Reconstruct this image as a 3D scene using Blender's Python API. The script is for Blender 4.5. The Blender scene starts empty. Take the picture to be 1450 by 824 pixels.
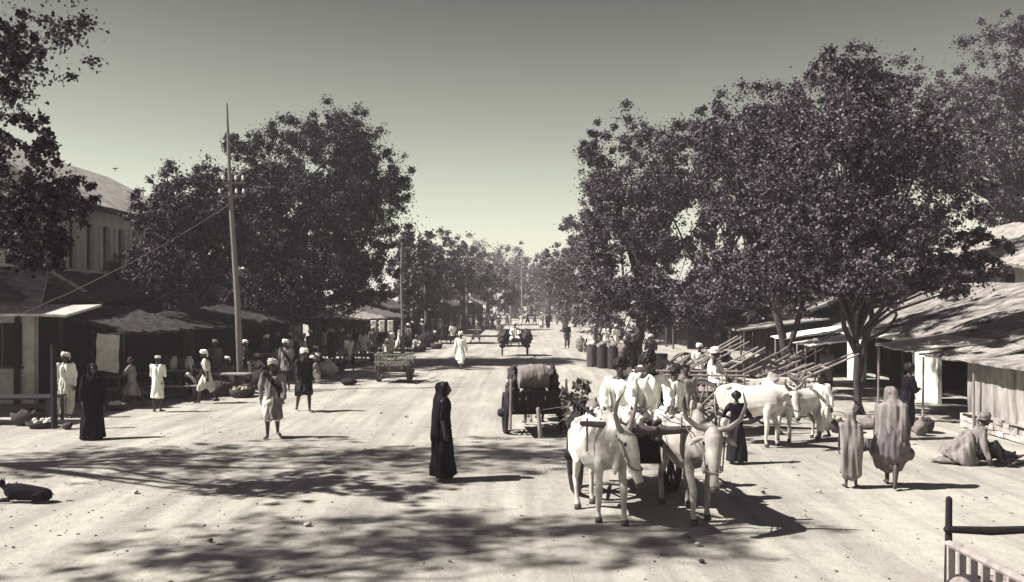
import bpy, math, random
import numpy as np
from mathutils import Vector, Matrix, noise
R = math.radians
random.seed(7)
rng = np.random.default_rng(11)
S = bpy.context.scene
COL = S.collection
# ---------------------------------------------------------------- camera, sky, sun, exposure
F, CH, HY, CX = 1300.0, 2.95, 428.0, 725.0
cam_d = bpy.data.cameras.new('camera'); cam = bpy.data.objects.new('camera', cam_d); COL.objects.link(cam)
cam.location = (0, 0, CH); cam.rotation_euler = (R(90), 0, 0)
cam_d.sensor_width = 36; cam_d.lens = 36 * F / 1450.0
cam_d.shift_y = (HY - 412) / 1450.0
cam_d.clip_start = 0.1; cam_d.clip_end = 3000
S.camera = cam
SUN_EL, SUN_AZ_Y = 48.0, 0.14
w = bpy.data.worlds.new('World'); S.world = w; w.use_nodes = True
nt = w.node_tree; nt.nodes.clear()
o_ = nt.nodes.new('ShaderNodeOutputWorld'); bg = nt.nodes.new('ShaderNodeBackground'); bg.inputs[1].default_value = 0.080
sky = nt.nodes.new('ShaderNodeTexSky'); sky.sky_type = 'NISHITA'; sky.sun_disc = False
sky.sun_elevation = R(SUN_EL); sky.sun_rotation = R(262); sky.dust_density = 2.0
bw = nt.nodes.new('ShaderNodeRGBToBW')
tc = nt.nodes.new('ShaderNodeTexCoord'); sx = nt.nodes.new('ShaderNodeSeparateXYZ')
rp = nt.nodes.new('ShaderNodeValToRGB')
er = rp.color_ramp.elements
er[0].position = 0.0; er[0].color = (1.38, 1.44, 1.06, 1)
er[1].position = 1.0; er[1].color = (0.055, 0.038, 0.115, 1)  # sky above the frame is purple, added to tint the shadows
for p, c in ((0.05, (1.30, 1.38, 1.00)), (0.11, (0.92, 1.00, 0.76)), (0.18, (0.62, 0.675, 0.545)), (0.25, (0.43, 0.455, 0.385)), (0.31, (0.28, 0.285, 0.255)), (0.42, (0.085, 0.065, 0.150))):
    e = er.new(p); e.color = (*c, 1)
mx = nt.nodes.new('ShaderNodeMixRGB'); mx.blend_type = 'MULTIPLY'; mx.inputs[0].default_value = 1
L = nt.links.new
L(sky.outputs[0], bw.inputs[0]); L(tc.outputs['Generated'], sx.inputs[0]); L(sx.outputs[2], rp.inputs[0])
L(bw.outputs[0], mx.inputs[1]); L(rp.outputs[0], mx.inputs[2]); L(mx.outputs[0], bg.inputs[0]); L(bg.outputs[0], o_.inputs[0])
sd = bpy.data.lights.new('sun', 'SUN'); sun = bpy.data.objects.new('sun', sd); COL.objects.link(sun)
sd.energy = 4.6; sd.angle = R(0.8); sd.color = (1.0, 0.96, 0.88)
SDIR = Vector((math.cos(R(SUN_EL)), math.cos(R(SUN_EL)) * SUN_AZ_Y, -math.sin(R(SUN_EL)))).normalized()
sun.rotation_euler = SDIR.to_track_quat('-Z', 'Y').to_euler()
vs = S.view_settings; vs.view_transform = 'Standard'; vs.look = 'None'; vs.gamma = 1; vs.exposure = 1.20
S.render.engine = 'CYCLES'; S.cycles.volume_bounces = 1; S.cycles.max_bounces = 6; S.cycles.diffuse_bounces = 1

def G(px, py, z=0.0):            # photo pixel -> point on the ground
    Y = F * (CH - z) / (py - HY); return Vector(((px - CX) / F * Y, Y, z))
def W(px, py, Y):                # photo pixel at known distance
    return Vector(((px - CX) / F * Y, Y, CH - (py - HY) / F * Y))

# ---------------------------------------------------------------- materials
def mat(name, col, rough=0.85, var=0.25, scale=6.0, bump=0.0, stretch=(1, 1, 1), col2=None, island=False, spec=0.3, detail=6):
    m = bpy.data.materials.new(name); m.use_nodes = True
    t = m.node_tree; b = t.nodes['Principled BSDF']; l = t.links.new
    b.inputs['Roughness'].default_value = rough; b.inputs['Specular IOR Level'].default_value = spec
    c2 = col2 or tuple(x * (1 - var) for x in col); c1 = col if col2 else tuple(min(1, x * (1 + var)) for x in col)
    r = t.nodes.new('ShaderNodeMixRGB'); r.inputs[1].default_value = (*c1, 1); r.inputs[2].default_value = (*c2, 1)
    tcn = t.nodes.new('ShaderNodeTexCoord'); mp = t.nodes.new('ShaderNodeMapping'); mp.inputs['Scale'].default_value = stretch
    n = t.nodes.new('ShaderNodeTexNoise'); n.inputs['Scale'].default_value = scale; n.inputs['Detail'].default_value = detail; n.inputs['Roughness'].default_value = 0.65
    l(tcn.outputs['Object'], mp.inputs[0]); l(mp.outputs[0], n.inputs['Vector'])
    cr = t.nodes.new('ShaderNodeValToRGB'); cr.color_ramp.elements[0].position = 0.32; cr.color_ramp.elements[1].position = 0.68
    if island:
        g = t.nodes.new('ShaderNodeNewGeometry'); l(g.outputs['Random Per Island'], cr.inputs[0])
        cr.color_ramp.elements[0].position = 0.0; cr.color_ramp.elements[1].position = 0.72
    else: l(n.outputs[0], cr.inputs[0])
    l(cr.outputs[0], r.inputs[0]); l(r.outputs[0], b.inputs['Base Color'])
    if bump:
        bp = t.nodes.new('ShaderNodeBump'); bp.inputs['Strength'].default_value = 1.0; bp.inputs['Distance'].default_value = bump
        l(n.outputs[0], bp.inputs['Height']); l(bp.outputs[0], b.inputs['Normal'])
    return m
M = {}
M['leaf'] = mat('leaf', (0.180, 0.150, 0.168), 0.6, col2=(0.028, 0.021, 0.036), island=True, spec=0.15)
M['leaf_far'] = mat('leaf_far', (0.190, 0.162, 0.174), 0.8, col2=(0.040, 0.033, 0.043), island=True)  # lightened so distant foliage carries part of the haze in its colour
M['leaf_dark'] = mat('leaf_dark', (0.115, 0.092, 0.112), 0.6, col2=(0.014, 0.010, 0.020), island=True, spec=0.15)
M['bark'] = mat('bark', (0.050, 0.040, 0.046), 0.95, 0.5, 9, 0.02, (1, 1, 0.25))
M['pole'] = mat('pole_wood', (0.20, 0.178, 0.172), 0.85, 0.3, 14, 0.004, (1, 1, 0.06))
M['wood'] = mat('wood', (0.085, 0.068, 0.072), 0.85, 0.45, 8, 0.005, (1, 1, 0.3))
M['wood_pale'] = mat('wood_pale', (0.26, 0.225, 0.22), 0.85, 0.35, 8, 0.005, (1, 1, 0.3))
M['wood_dark'] = mat('wood_dark', (0.012, 0.009, 0.013), 0.8, 0.45, 8, 0.005, (1, 1, 0.3))
M['iron'] = mat('iron', (0.035, 0.03, 0.036), 0.55, 0.4, 12)
M['white'] = mat('white_cloth', (0.78, 0.77, 0.70), 0.9, 0.10, 7, 0.008)
M['cream'] = mat('cream_cloth', (0.56, 0.53, 0.48), 0.9, 0.18, 6, 0.008)
M['grey'] = mat('grey_cloth', (0.12, 0.10, 0.11), 0.9, 0.25, 6, 0.008)
M['mauve'] = mat('mauve_cloth', (0.20, 0.178, 0.178), 0.9, 0.5, 9, 0.008, (1, 1, 0.2))
M['dark'] = mat('dark_cloth', (0.008, 0.006, 0.010), 0.85, 0.35, 6, 0.01)
M['black'] = mat('black_cloth', (0.0075, 0.0055, 0.010), 0.9, 0.3, 6, 0.01, spec=0.1)
M['skin'] = mat('skin', (0.050, 0.034, 0.035), 0.5, 0.12, 9)
M['hair'] = mat('hair', (0.010, 0.008, 0.010), 0.5, 0.3, 40, 0.006)
M['eye'] = mat('eye', (0.02, 0.015, 0.02), 0.2, 0.1)
M['ox'] = mat('ox_hide', (0.74, 0.72, 0.66), 0.9, col2=(0.30, 0.27, 0.26), scale=1.9, bump=0.006)
M['ox_grey'] = mat('ox_hide_grey', (0.50, 0.47, 0.43), 0.9, col2=(0.13, 0.11, 0.115), scale=2.3, bump=0.006)
M['muzzle'] = mat('muzzle', (0.05, 0.04, 0.045), 0.5, 0.2)
M['horn'] = mat('horn', (0.20, 0.17, 0.165), 0.45, 0.4, 7, 0.003, (1, 1, 0.4))
M['hoof'] = mat('hoof', (0.06, 0.05, 0.055), 0.6, 0.3)
M['rope'] = mat('rope', (0.14, 0.11, 0.11), 0.9, 0.4, 40, 0.004)
M['straw'] = mat('straw', (0.36, 0.32, 0.27), 0.9, 0.4, 20, 0.01, island=True)
M['fodder'] = mat('fodder', (0.16, 0.15, 0.12), 0.8, col2=(0.05, 0.045, 0.05), island=True)
M['sack'] = mat('sacking', (0.20, 0.175, 0.17), 0.95, 0.25, 12, 0.01)
M['basket'] = mat('basket', (0.05, 0.04, 0.043), 0.9, 0.5, 30, 0.01, (1, 1, 3))
M['plaster'] = mat('lime_plaster', (0.72, 0.69, 0.63), 0.9, col2=(0.36, 0.33, 0.31), scale=1.4, bump=0.01)
M['plaster_white'] = mat('whitewash', (0.82, 0.81, 0.74), 0.9, 0.10, 2.2, 0.01)
M['plaster_grey'] = mat('grey_plaster', (0.30, 0.275, 0.27), 0.9, 0.35, 1.6, 0.01)
M['dark_wall'] = mat('shade_dark_wall', (0.008, 0.006, 0.010), 0.95, 0.4, 2, 0.01)  # near-black base colour stands in for deep shade under roofs and trees
M['shutter'] = mat('shutter', (0.010, 0.008, 0.012), 0.7, 0.4, 5, 0.004)
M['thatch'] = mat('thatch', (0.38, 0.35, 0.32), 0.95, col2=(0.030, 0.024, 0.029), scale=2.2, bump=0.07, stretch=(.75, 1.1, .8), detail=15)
M['shade_thatch'] = mat('shade_dark_thatch', (0.050, 0.044, 0.046), 0.95, col2=(0.008, 0.007, 0.009), scale=3, bump=0.06, detail=14)  # darkened copy of thatch, the shade over the left stalls put into its colour
M['thatch_pale'] = mat('thatch_pale', (0.44, 0.41, 0.37), 0.95, col2=(0.10, 0.085, 0.09), scale=2.8, bump=0.06, stretch=(.75, 1.1, .8), detail=15)
M['tile_dark'] = mat('clay_tile_dark', (0.040, 0.032, 0.037), 0.9, 0.5, 4, 0.02)
M['tile'] = mat('clay_tile', (0.11, 0.093, 0.095), 0.9, 0.4, 4, 0.02)
M['tin'] = mat('tin_sheet', (0.48, 0.45, 0.42), 0.5, 0.3, 3, 0.003)
M['hut'] = mat('limewashed_mat', (0.42, 0.39, 0.36), 0.95, col2=(0.085, 0.072, 0.078), scale=2.4, bump=0.02, stretch=(1.9, 1.9, 0.35), detail=8)
M['stone'] = mat('rubble_stone', (0.38, 0.35, 0.33), 0.95, 0.45, 3.5, 0.03)
M['ceramic'] = mat('porcelain', (0.75, 0.74, 0.70), 0.25, 0.05)
M['clay'] = mat('clay_pot', (0.05, 0.036, 0.038), 0.8, 0.3)
M['green_paint'] = mat('faded_green_paint', (0.20, 0.22, 0.17), 0.7, 0.4, 10)
# packed earth
def ground_mat():
    m = bpy.data.materials.new('packed_earth'); m.use_nodes = True; t = m.node_tree; b = t.nodes['Principled BSDF']; l = t.links.new
    b.inputs['Roughness'].default_value = 0.95; b.inputs['Specular IOR Level'].default_value = 0.15
    tcn = t.nodes.new('ShaderNodeTexCoord')
    def nz(scale, st, det=6, rough=0.6):
        mp = t.nodes.new('ShaderNodeMapping'); mp.inputs['Scale'].default_value = st
        n = t.nodes.new('ShaderNodeTexNoise'); n.inputs['Scale'].default_value = scale; n.inputs['Detail'].default_value = det; n.inputs['Roughness'].default_value = rough
        l(tcn.outputs['Object'], mp.inputs[0]); l(mp.outputs[0], n.inputs['Vector']); return n
    def ramp(n, a, b_, ca, cb):
        c = t.nodes.new('ShaderNodeValToRGB'); c.color_ramp.elements[0].position = a; c.color_ramp.elements[1].position = b_
        c.color_ramp.elements[0].color = (*ca, 1); c.color_ramp.elements[1].color = (*cb, 1); l(n.outputs[0], c.inputs[0]); return c
    n1 = nz(0.35, (1, 1, 1), 8, 0.7); n2 = nz(1.1, (1.6, 0.12, 1), 6); n3 = nz(22, (1, 1, 1), 5, 0.7); n4 = nz(3.2, (1, 1, 1), 8, 0.75)
    base = ramp(n1, 0.35, 0.65, (0.39, 0.37, 0.33), (0.49, 0.47, 0.415))
    tr = ramp(n2, 0.42, 0.60, (0.76, 0.75, 0.76), (1, 1, 1)); sp = ramp(n3, 0.36, 0.50, (0.93, 0.92, 0.92), (1, 1, 1)); cl = ramp(n4, 0.30, 0.62, (0.84, 0.83, 0.84), (1, 1, 1))
    wv = t.nodes.new('ShaderNodeTexWave'); wv.wave_type = 'BANDS'; wv.bands_direction = 'X'; wv.inputs['Scale'].default_value = 0.42; wv.inputs['Distortion'].default_value = 9.0; wv.inputs['Detail'].default_value = 3; wv.inputs['Detail Scale'].default_value = .35
    mpw = t.nodes.new('ShaderNodeMapping'); mpw.inputs['Scale'].default_value = (1, .10, 1); mpw.inputs['Rotation'].default_value = (0, 0, .08); l(tcn.outputs['Object'], mpw.inputs[0]); l(mpw.outputs[0], wv.inputs['Vector'])
    rut = ramp(wv, 0.0, 0.14, (0.91, 0.905, 0.905), (1, 1, 1)); n5 = nz(6, (1, 1, 1), 3); pit = ramp(n5, 0.33, 0.42, (0.86, 0.85, 0.86), (1, 1, 1))
    prev = base
    for c in (tr, sp, cl, rut, pit):
        x = t.nodes.new('ShaderNodeMixRGB'); x.blend_type = 'MULTIPLY'; x.inputs[0].default_value = 1
        l(prev.outputs[0], x.inputs[1]); l(c.outputs[0], x.inputs[2]); prev = x
    l(prev.outputs[0], b.inputs['Base Color'])
    ad = t.nodes.new('ShaderNodeMath'); ad.operation = 'ADD'; l(n4.outputs[0], ad.inputs[0])
    mu = t.nodes.new('ShaderNodeMath'); mu.operation = 'MULTIPLY'; mu.inputs[1].default_value = 0.35; l(n3.outputs[0], mu.inputs[0]); l(mu.outputs[0], ad.inputs[1])
    bp = t.nodes.new('ShaderNodeBump'); bp.inputs['Distance'].default_value = 0.035; bp.inputs['Strength'].default_value = 1; l(ad.outputs[0], bp.inputs['Height']); l(bp.outputs[0], b.inputs['Normal'])
    return m
M['ground'] = ground_mat()

# ---------------------------------------------------------------- mesh helpers
class MB:
    def __init__(s): s.v = []; s.f = []
    def add(s, vs_, fs):
        k = len(s.v); s.v += [tuple(p) for p in vs_]; s.f += [tuple(i + k for i in f) for f in fs]; return s
    def box(s, c, d, rz=0, Rm=None):
        x, y, z = d[0] / 2, d[1] / 2, d[2] / 2; Rm = Rm or Matrix.Rotation(rz, 3, 'Z'); c = Vector(c)
        vs_ = [c + Rm @ Vector((a * x, b * y, e * z)) for a in (-1, 1) for b in (-1, 1) for e in (-1, 1)]
        return s.add(vs_, [(0, 1, 3, 2), (4, 6, 7, 5), (0, 4, 5, 1), (2, 3, 7, 6), (0, 2, 6, 4), (1, 5, 7, 3)])
    def bar(s, p, q, w_, h_, up=(0, 0, 1)):
        p, q = Vector(p), Vector(q); t = (q - p); ln = t.length; t.normalize(); up = Vector(up)
        if abs(t.dot(up)) > 0.98: up = Vector((1, 0, 0))
        x = t.cross(up).normalized(); z = x.cross(t)
        Rm = Matrix((x, t, z)).transposed(); return s.box((p + q) / 2, (w_, ln, h_), Rm=Rm)
    def tube(s, pts, rad, n=10, ref=(1, 0, 0), rnd=True):
        pts = [Vector(p) for p in pts]; ref = Vector(ref)
        if not isinstance(rad, (list, tuple)): rad = [rad] * len(pts)
        rad = [r if isinstance(r, tuple) else (r, r) for r in rad]
        rings = []
        for i, p in enumerate(pts):
            a = pts[max(0, i - 1)]; b = pts[min(len(pts) - 1, i + 1)]; t = (b - a)
            if t.length < 1e-7: t = Vector((0, 0, 1))
            t.normalize(); rr = ref if abs(t.dot(ref)) < 0.95 else Vector((0, 1, 0.05))
            x = (rr - t * rr.dot(t)).normalized(); y = t.cross(x); rings.append((p, t, x, y, rad[i]))
        if rnd:
            p, t, x, y, r = rings[0]; m = min(r); pre = [(p - t * m * a, t, x, y, (r[0] * b, r[1] * b)) for a, b in ((0.92, 0.38), (0.6, 0.78))]
            p, t, x, y, r = rings[-1]; m = min(r); post = [(p + t * m * a, t, x, y, (r[0] * b, r[1] * b)) for a, b in ((0.6, 0.78), (0.92, 0.38))]
            rings = pre + rings + post
        k = len(s.v)
        for p, t, x, y, r in rings:
            for j in range(n):
                a = 2 * math.pi * j / n; s.v.append(tuple(p + x * math.cos(a) * r[0] + y * math.sin(a) * r[1]))
        m = len(rings)
        for i in range(m - 1):
            for j in range(n):
                a = k + i * n + j; b = k + i * n + (j + 1) % n; s.f.append((a, b, b + n, a + n))
        s.f.append(tuple(k + j for j in reversed(range(n)))); s.f.append(tuple(k + (m - 1) * n + j for j in range(n)))
        return s
    def ell(s, c, r, n=14, m=9, Rm=None):
        c = Vector(c); Rm = Rm or Matrix.Identity(3); k = len(s.v)
        for i in range(1, m):
            th = math.pi * i / m
            for j in range(n):
                a = 2 * math.pi * j / n
                s.v.append(tuple(c + Rm @ Vector((r[0] * math.sin(th) * math.cos(a), r[1] * math.sin(th) * math.sin(a), r[2] * math.cos(th)))))
        s.v.append(tuple(c + Rm @ Vector((0, 0, r[2])))); s.v.append(tuple(c + Rm @ Vector((0, 0, -r[2])))); T, B = len(s.v) - 2, len(s.v) - 1
        for i in range(m - 2):
            for j in range(n):
                a = k + i * n + j; b = k + i * n + (j + 1) % n; s.f.append((a, a + n, b + n, b))
        for j in range(n):
            s.f.append((T, k + j, k + (j + 1) % n)); s.f.append((B, k + (m - 2) * n + (j + 1) % n, k + (m - 2) * n + j))
        return s
    def lathe(s, prof, c=(0, 0, 0), n=16, axis='Z', Rm=None):
        c = Vector(c); Rm = Rm or {'Z': Matrix.Identity(3), 'X': Matrix.Rotation(R(90), 3, 'Y'), 'Y': Matrix.Rotation(R(-90), 3, 'X')}[axis]; k = len(s.v)
        for r, z in prof:
            for j in range(n):
                a = 2 * math.pi * j / n; s.v.append(tuple(c + Rm @ Vector((r * math.cos(a), r * math.sin(a), z))))
        m = len(prof)
        for i in range(m - 1):
            for j in range(n):
                a = k + i * n + j; b = k + i * n + (j + 1) % n; s.f.append((a, b, b + n, a + n))
        s.f.append(tuple(k + j for j in reversed(range(n)))); s.f.append(tuple(k + (m - 1) * n + j for j in range(n)))
        return s
    def sheet(s, p00, p10, p11, p01, nx=12, ny=8, th=0.04, wav=0.03, fr=2.0, sag=0.0, ridge=0, ra=0.03, ragged=0.0, seed=0):
        P = [Vector(p) for p in (p00, p10, p11, p01)]
        nrm = ((P[1] - P[0]).cross(P[3] - P[0])).normalized()
        if nrm.z < 0: nrm = -nrm
        k = len(s.v)
        for lay in (0, 1):
            for j in range(ny + 1):
                v = j / ny
                for i in range(nx + 1):
                    u = i / nx; q = (P[0] * (1 - u) + P[1] * u) * (1 - v) + (P[3] * (1 - u) + P[2] * u) * v
                    nn = noise.noise(Vector((q.x * fr + seed, q.y * fr, q.z * fr)))
                    d = wav * nn - sag * 4 * u * (1 - u) * (0.5 + 0.5 * v)
                    if ridge: d += ra * abs(math.sin(u * math.pi * ridge))
                    q = q + nrm * (d - (th if lay else 0))
                    if ragged:
                        e = noise.noise(Vector((q.x * 4 + seed, q.y * 4, 3.3)))
                        if j == 0: q = q + (P[3] - P[0]).normalized() * ragged * e
                    s.v.append(tuple(q))
        N = (nx + 1) * (ny + 1)
        for j in range(ny):
            for i in range(nx):
                a = k + j * (nx + 1) + i; s.f.append((a, a + 1, a + nx + 2, a + nx + 1)); s.f.append((a + N, a + N + nx + 1, a + N + nx + 2, a + N + 1))
        for j in range(ny):
            for i in (0, nx):
                a = k + j * (nx + 1) + i; s.f.append((a, a + nx + 1, a + nx + 1 + N, a + N) if i == 0 else (a, a + N, a + N + nx + 1, a + nx + 1))
        for i in range(nx):
            a = k + i; s.f.append((a, a + N, a + N + 1, a + 1)); a = k + ny * (nx + 1) + i; s.f.append((a, a + 1, a + N + 1, a + N))
        return s
    def mesh(s, name, smooth=False):
        me = bpy.data.meshes.new(name); me.from_pydata([tuple(p) for p in s.v], [], s.f); me.update()
        if smooth: me.polygons.foreach_set('use_smooth', [True] * len(me.polygons))
        return me
    def build(s, name, m, parent=None, smooth=False):
        return link(name, s.mesh(name, smooth), m, parent)
def link(name, me, m, parent=None):
    if isinstance(m, str): m = M[m]
    o = bpy.data.objects.new(name, me)
    if not me.materials: me.materials.append(m)
    COL.objects.link(o)
    if parent is not None: o.parent = parent
    return o
def thing(name, label, cat, loc=(0, 0, 0), rotz=0, group=None):
    o = bpy.data.objects.new(name, None); COL.objects.link(o); o.location = loc; o.rotation_euler = (0, 0, rotz); o.empty_display_size = 0.3
    o['label'] = label; o['category'] = cat
    if group: o['group'] = group
    return o
def tag(o, label, cat, loc=None, rotz=0, group=None):
    o['label'] = label; o['category'] = cat
    if group: o['group'] = group
    if loc is not None: o.location = loc; o.rotation_euler = (0, 0, rotz)
    return o
def struct(o): o['kind'] = 'structure'; return o
def copy_tree(o, parent=None):
    c = o.copy(); COL.objects.link(c); c.parent = parent
    for ch in list(o.children): copy_tree(ch, c)
    return c
def remesh(mb, voxel, sm=3, amp=0.0, fx=(22, 22, 3.5), seed=0.0, amp2=0.0):
    me = mb.mesh('tmp'); ob = bpy.data.objects.new('tmp', me); COL.objects.link(ob)
    md = ob.modifiers.new('r', 'REMESH'); md.mode = 'VOXEL'; md.voxel_size = voxel
    if sm: m2 = ob.modifiers.new('s', 'SMOOTH'); m2.factor = 0.6; m2.iterations = sm
    dg = bpy.context.evaluated_depsgraph_get(); out = bpy.data.meshes.new_from_object(ob.evaluated_get(dg))
    bpy.data.objects.remove(ob); bpy.data.meshes.remove(me)
    if amp or amp2:
        n = len(out.vertices); co = np.empty(n * 3, 'f'); out.vertices.foreach_get('co', co); co = co.reshape(-1, 3)
        no = np.empty(n * 3, 'f'); out.vertices.foreach_get('normal', no); no = no.reshape(-1, 3)
        d = np.array([amp * noise.noise(Vector((c[0] * fx[0] + seed, c[1] * fx[1], c[2] * fx[2] + seed))) + (amp2 * noise.noise(Vector((c[0] * 6 + seed, c[1] * 6, c[2] * 6))) if amp2 else 0) for c in co.tolist()])
        co = co + no * d[:, None].astype('f'); out.vertices.foreach_set('co', co.astype('f').ravel()); out.update()
    out.polygons.foreach_set('use_smooth', [True] * len(out.polygons)); return out
def join_into(me, mb):
    """append loose geometry of mb to mesh me (one mesh, one material)"""
    n = len(me.vertices); v = [tuple(x.co) for x in me.vertices]; f = [tuple(p.vertices) for p in me.polygons]
    out = bpy.data.meshes.new(me.name); out.from_pydata(v + [tuple(p) for p in mb.v], [], f + [tuple(i + n for i in q) for q in mb.f]); out.update()
    out.polygons.foreach_set('use_smooth', [True] * len(out.polygons)); bpy.data.meshes.remove(me); return out

# ---------------------------------------------------------------- ground
g = MB(); nx, ny = 90, 150
xs = np.concatenate([np.linspace(-500, -26, 14), np.linspace(-25, 25, 101), np.linspace(26, 500, 14)])
ys = np.concatenate([np.linspace(-60, 4, 10), np.linspace(4.5, 70, 132), np.linspace(72, 1200, 30)])
for y in ys:
    for x in xs:
        z = 0.035 * noise.noise(Vector((x * 0.5, y * 0.35, 0))) + 0.018 * noise.noise(Vector((x * 2.1, y * 1.2, 5))) if abs(x) < 26 and y < 70 else 0
        g.v.append((x, y, z - 0.012))
n_ = len(xs)
for j in range(len(ys) - 1):
    for i in range(n_ - 1): a = j * n_ + i; g.f.append((a, a + 1, a + n_ + 1, a + n_))
struct(g.build('ground', 'ground', None, True))
# ---------------------------------------------------------------- people
SKIN = M['skin']
def rotv(v, yaw): return Matrix.Rotation(yaw, 3, 'Z') @ Vector(v)
def fingers(mb, w_, d, side, k):
    """five unequal bent fingers growing from the wrist point w_ along direction d"""
    d = Vector(d).normalized(); x = Vector((0, 1, 0)) - d * d.y
    x = x.normalized() if x.length > 0.2 else Vector((1, 0, 0)); inn = Vector((-side, 0, 0)); inn = (inn - d * inn.dot(d))
    inn = inn.normalized() if inn.length > 0.1 else x.cross(d).normalized()
    palm = w_ + d * 0.085 * k
    for i, (off, ln) in enumerate(((-0.03, 0.068), (-0.010, 0.078), (0.010, 0.073), (0.029, 0.058))):
        a = palm + x * off * k; b = a + (d + inn * 0.25).normalized() * ln * 0.55 * k; c = b + (d * 0.6 + inn * 0.8).normalized() * ln * 0.5 * k
        mb.tube([a - d * 0.02 * k, b, c], [0.0095 * k, 0.0085 * k, 0.0065 * k], 6)
    a = w_ + d * 0.03 * k - x * 0.03 * k; b = a + (d * 0.6 - x * 0.7).normalized() * 0.04 * k; c = b + (d * 0.9 + inn * 0.3).normalized() * 0.032 * k
    mb.tube([a, b, c], [0.013 * k, 0.011 * k, 0.008 * k], 6)
POSES = {
 'stand': dict(lt=(.04, 0, -1), ls=(.0, .02, -1), rt=(-.04, -.03, -1), rs=(0, .04, -1), lu=(.16, .03, -1), lf=(.05, -.2, -1), ru=(-.16, .03, -1), rf=(-.05, -.2, -1)),
 'walk': dict(lt=(.03, -.52, -1), ls=(0, -.12, -1), rt=(-.03, .32, -1), rs=(0, .55, -1), lu=(.16, .32, -1), lf=(.05, .05, -1), ru=(-.16, -.25, -1), rf=(-.05, -.6, -1)),
 'walk2': dict(lt=(.03, .20, -1), ls=(0, .5, -1), rt=(-.03, -.46, -1), rs=(0, -.08, -1), lu=(.18, -.25, -1), lf=(.0, -.6, -1), ru=(-.18, .28, -1), rf=(-.05, .02, -1)),
 'stride': dict(lt=(.03, -.62, -1), ls=(0, -.2, -1), rt=(-.03, .45, -1), rs=(0, .75, -1), lu=(.14, -.75, -.8), lf=(.0, -.9, -.35), ru=(-.16, .2, -1), rf=(-.05, -.1, -1)),
 'folded': dict(lt=(.04, 0, -1), ls=(.0, .02, -1), rt=(-.04, -.03, -1), rs=(0, .04, -1), lu=(.2, -.12, -1), lf=(-.75, -.65, .12), ru=(-.2, -.12, -1), rf=(.75, -.65, .05)),
 'akimbo': dict(lt=(.04, 0, -1), ls=(.0, .02, -1), rt=(-.04, -.03, -1), rs=(0, .04, -1), lu=(.55, .1, -.8), lf=(-.75, -.35, -.35), ru=(-.55, .1, -.8), rf=(.75, -.35, -.35)),
 'carry': dict(lt=(.04, -.1, -1), ls=(.0, .1, -1), rt=(-.04, .1, -1), rs=(0, .2, -1), lu=(.55, -.1, .9), lf=(-.35, 0, 1), ru=(-.16, .05, -1), rf=(-.05, -.3, -1)),
 'sit': dict(lt=(.35, -.9, -.12), ls=(-.05, -.25, -1), rt=(-.35, -.9, -.12), rs=(.05, -.3, -1), lu=(.22, -.45, -.85), lf=(-.25, -.9, -.2), ru=(-.22, -.45, -.85), rf=(.25, -.9, -.2)),
 'cross': dict(lt=(.75, -.65, .02), ls=(-.8, -.35, -.12), rt=(-.75, -.65, .02), rs=(.8, -.42, -.1), lu=(.25, -.4, -.9), lf=(-.2, -.85, -.4), ru=(-.25, -.4, -.9), rf=(.2, -.85, -.4)),
 'squat': dict(lt=(.32, -.85, .45), ls=(-.05, .35, -1), rt=(-.32, -.85, .45), rs=(.05, .35, -1), lu=(.22, -.7, -.6), lf=(-.2, -.9, -.35), ru=(-.22, -.7, -.6), rf=(.2, -.9, -.35)),
 'recline': dict(lt=(.25, -.95, .05), ls=(.0, -1, -.1), rt=(-.2, -.85, .5), rs=(.0, -.65, -.8), lu=(.35, -.4, -.85), lf=(.2, -.7, -.7), ru=(-.2, -.1, -1), rf=(-.1, -.3, -1)),
}
NP = [0]
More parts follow.
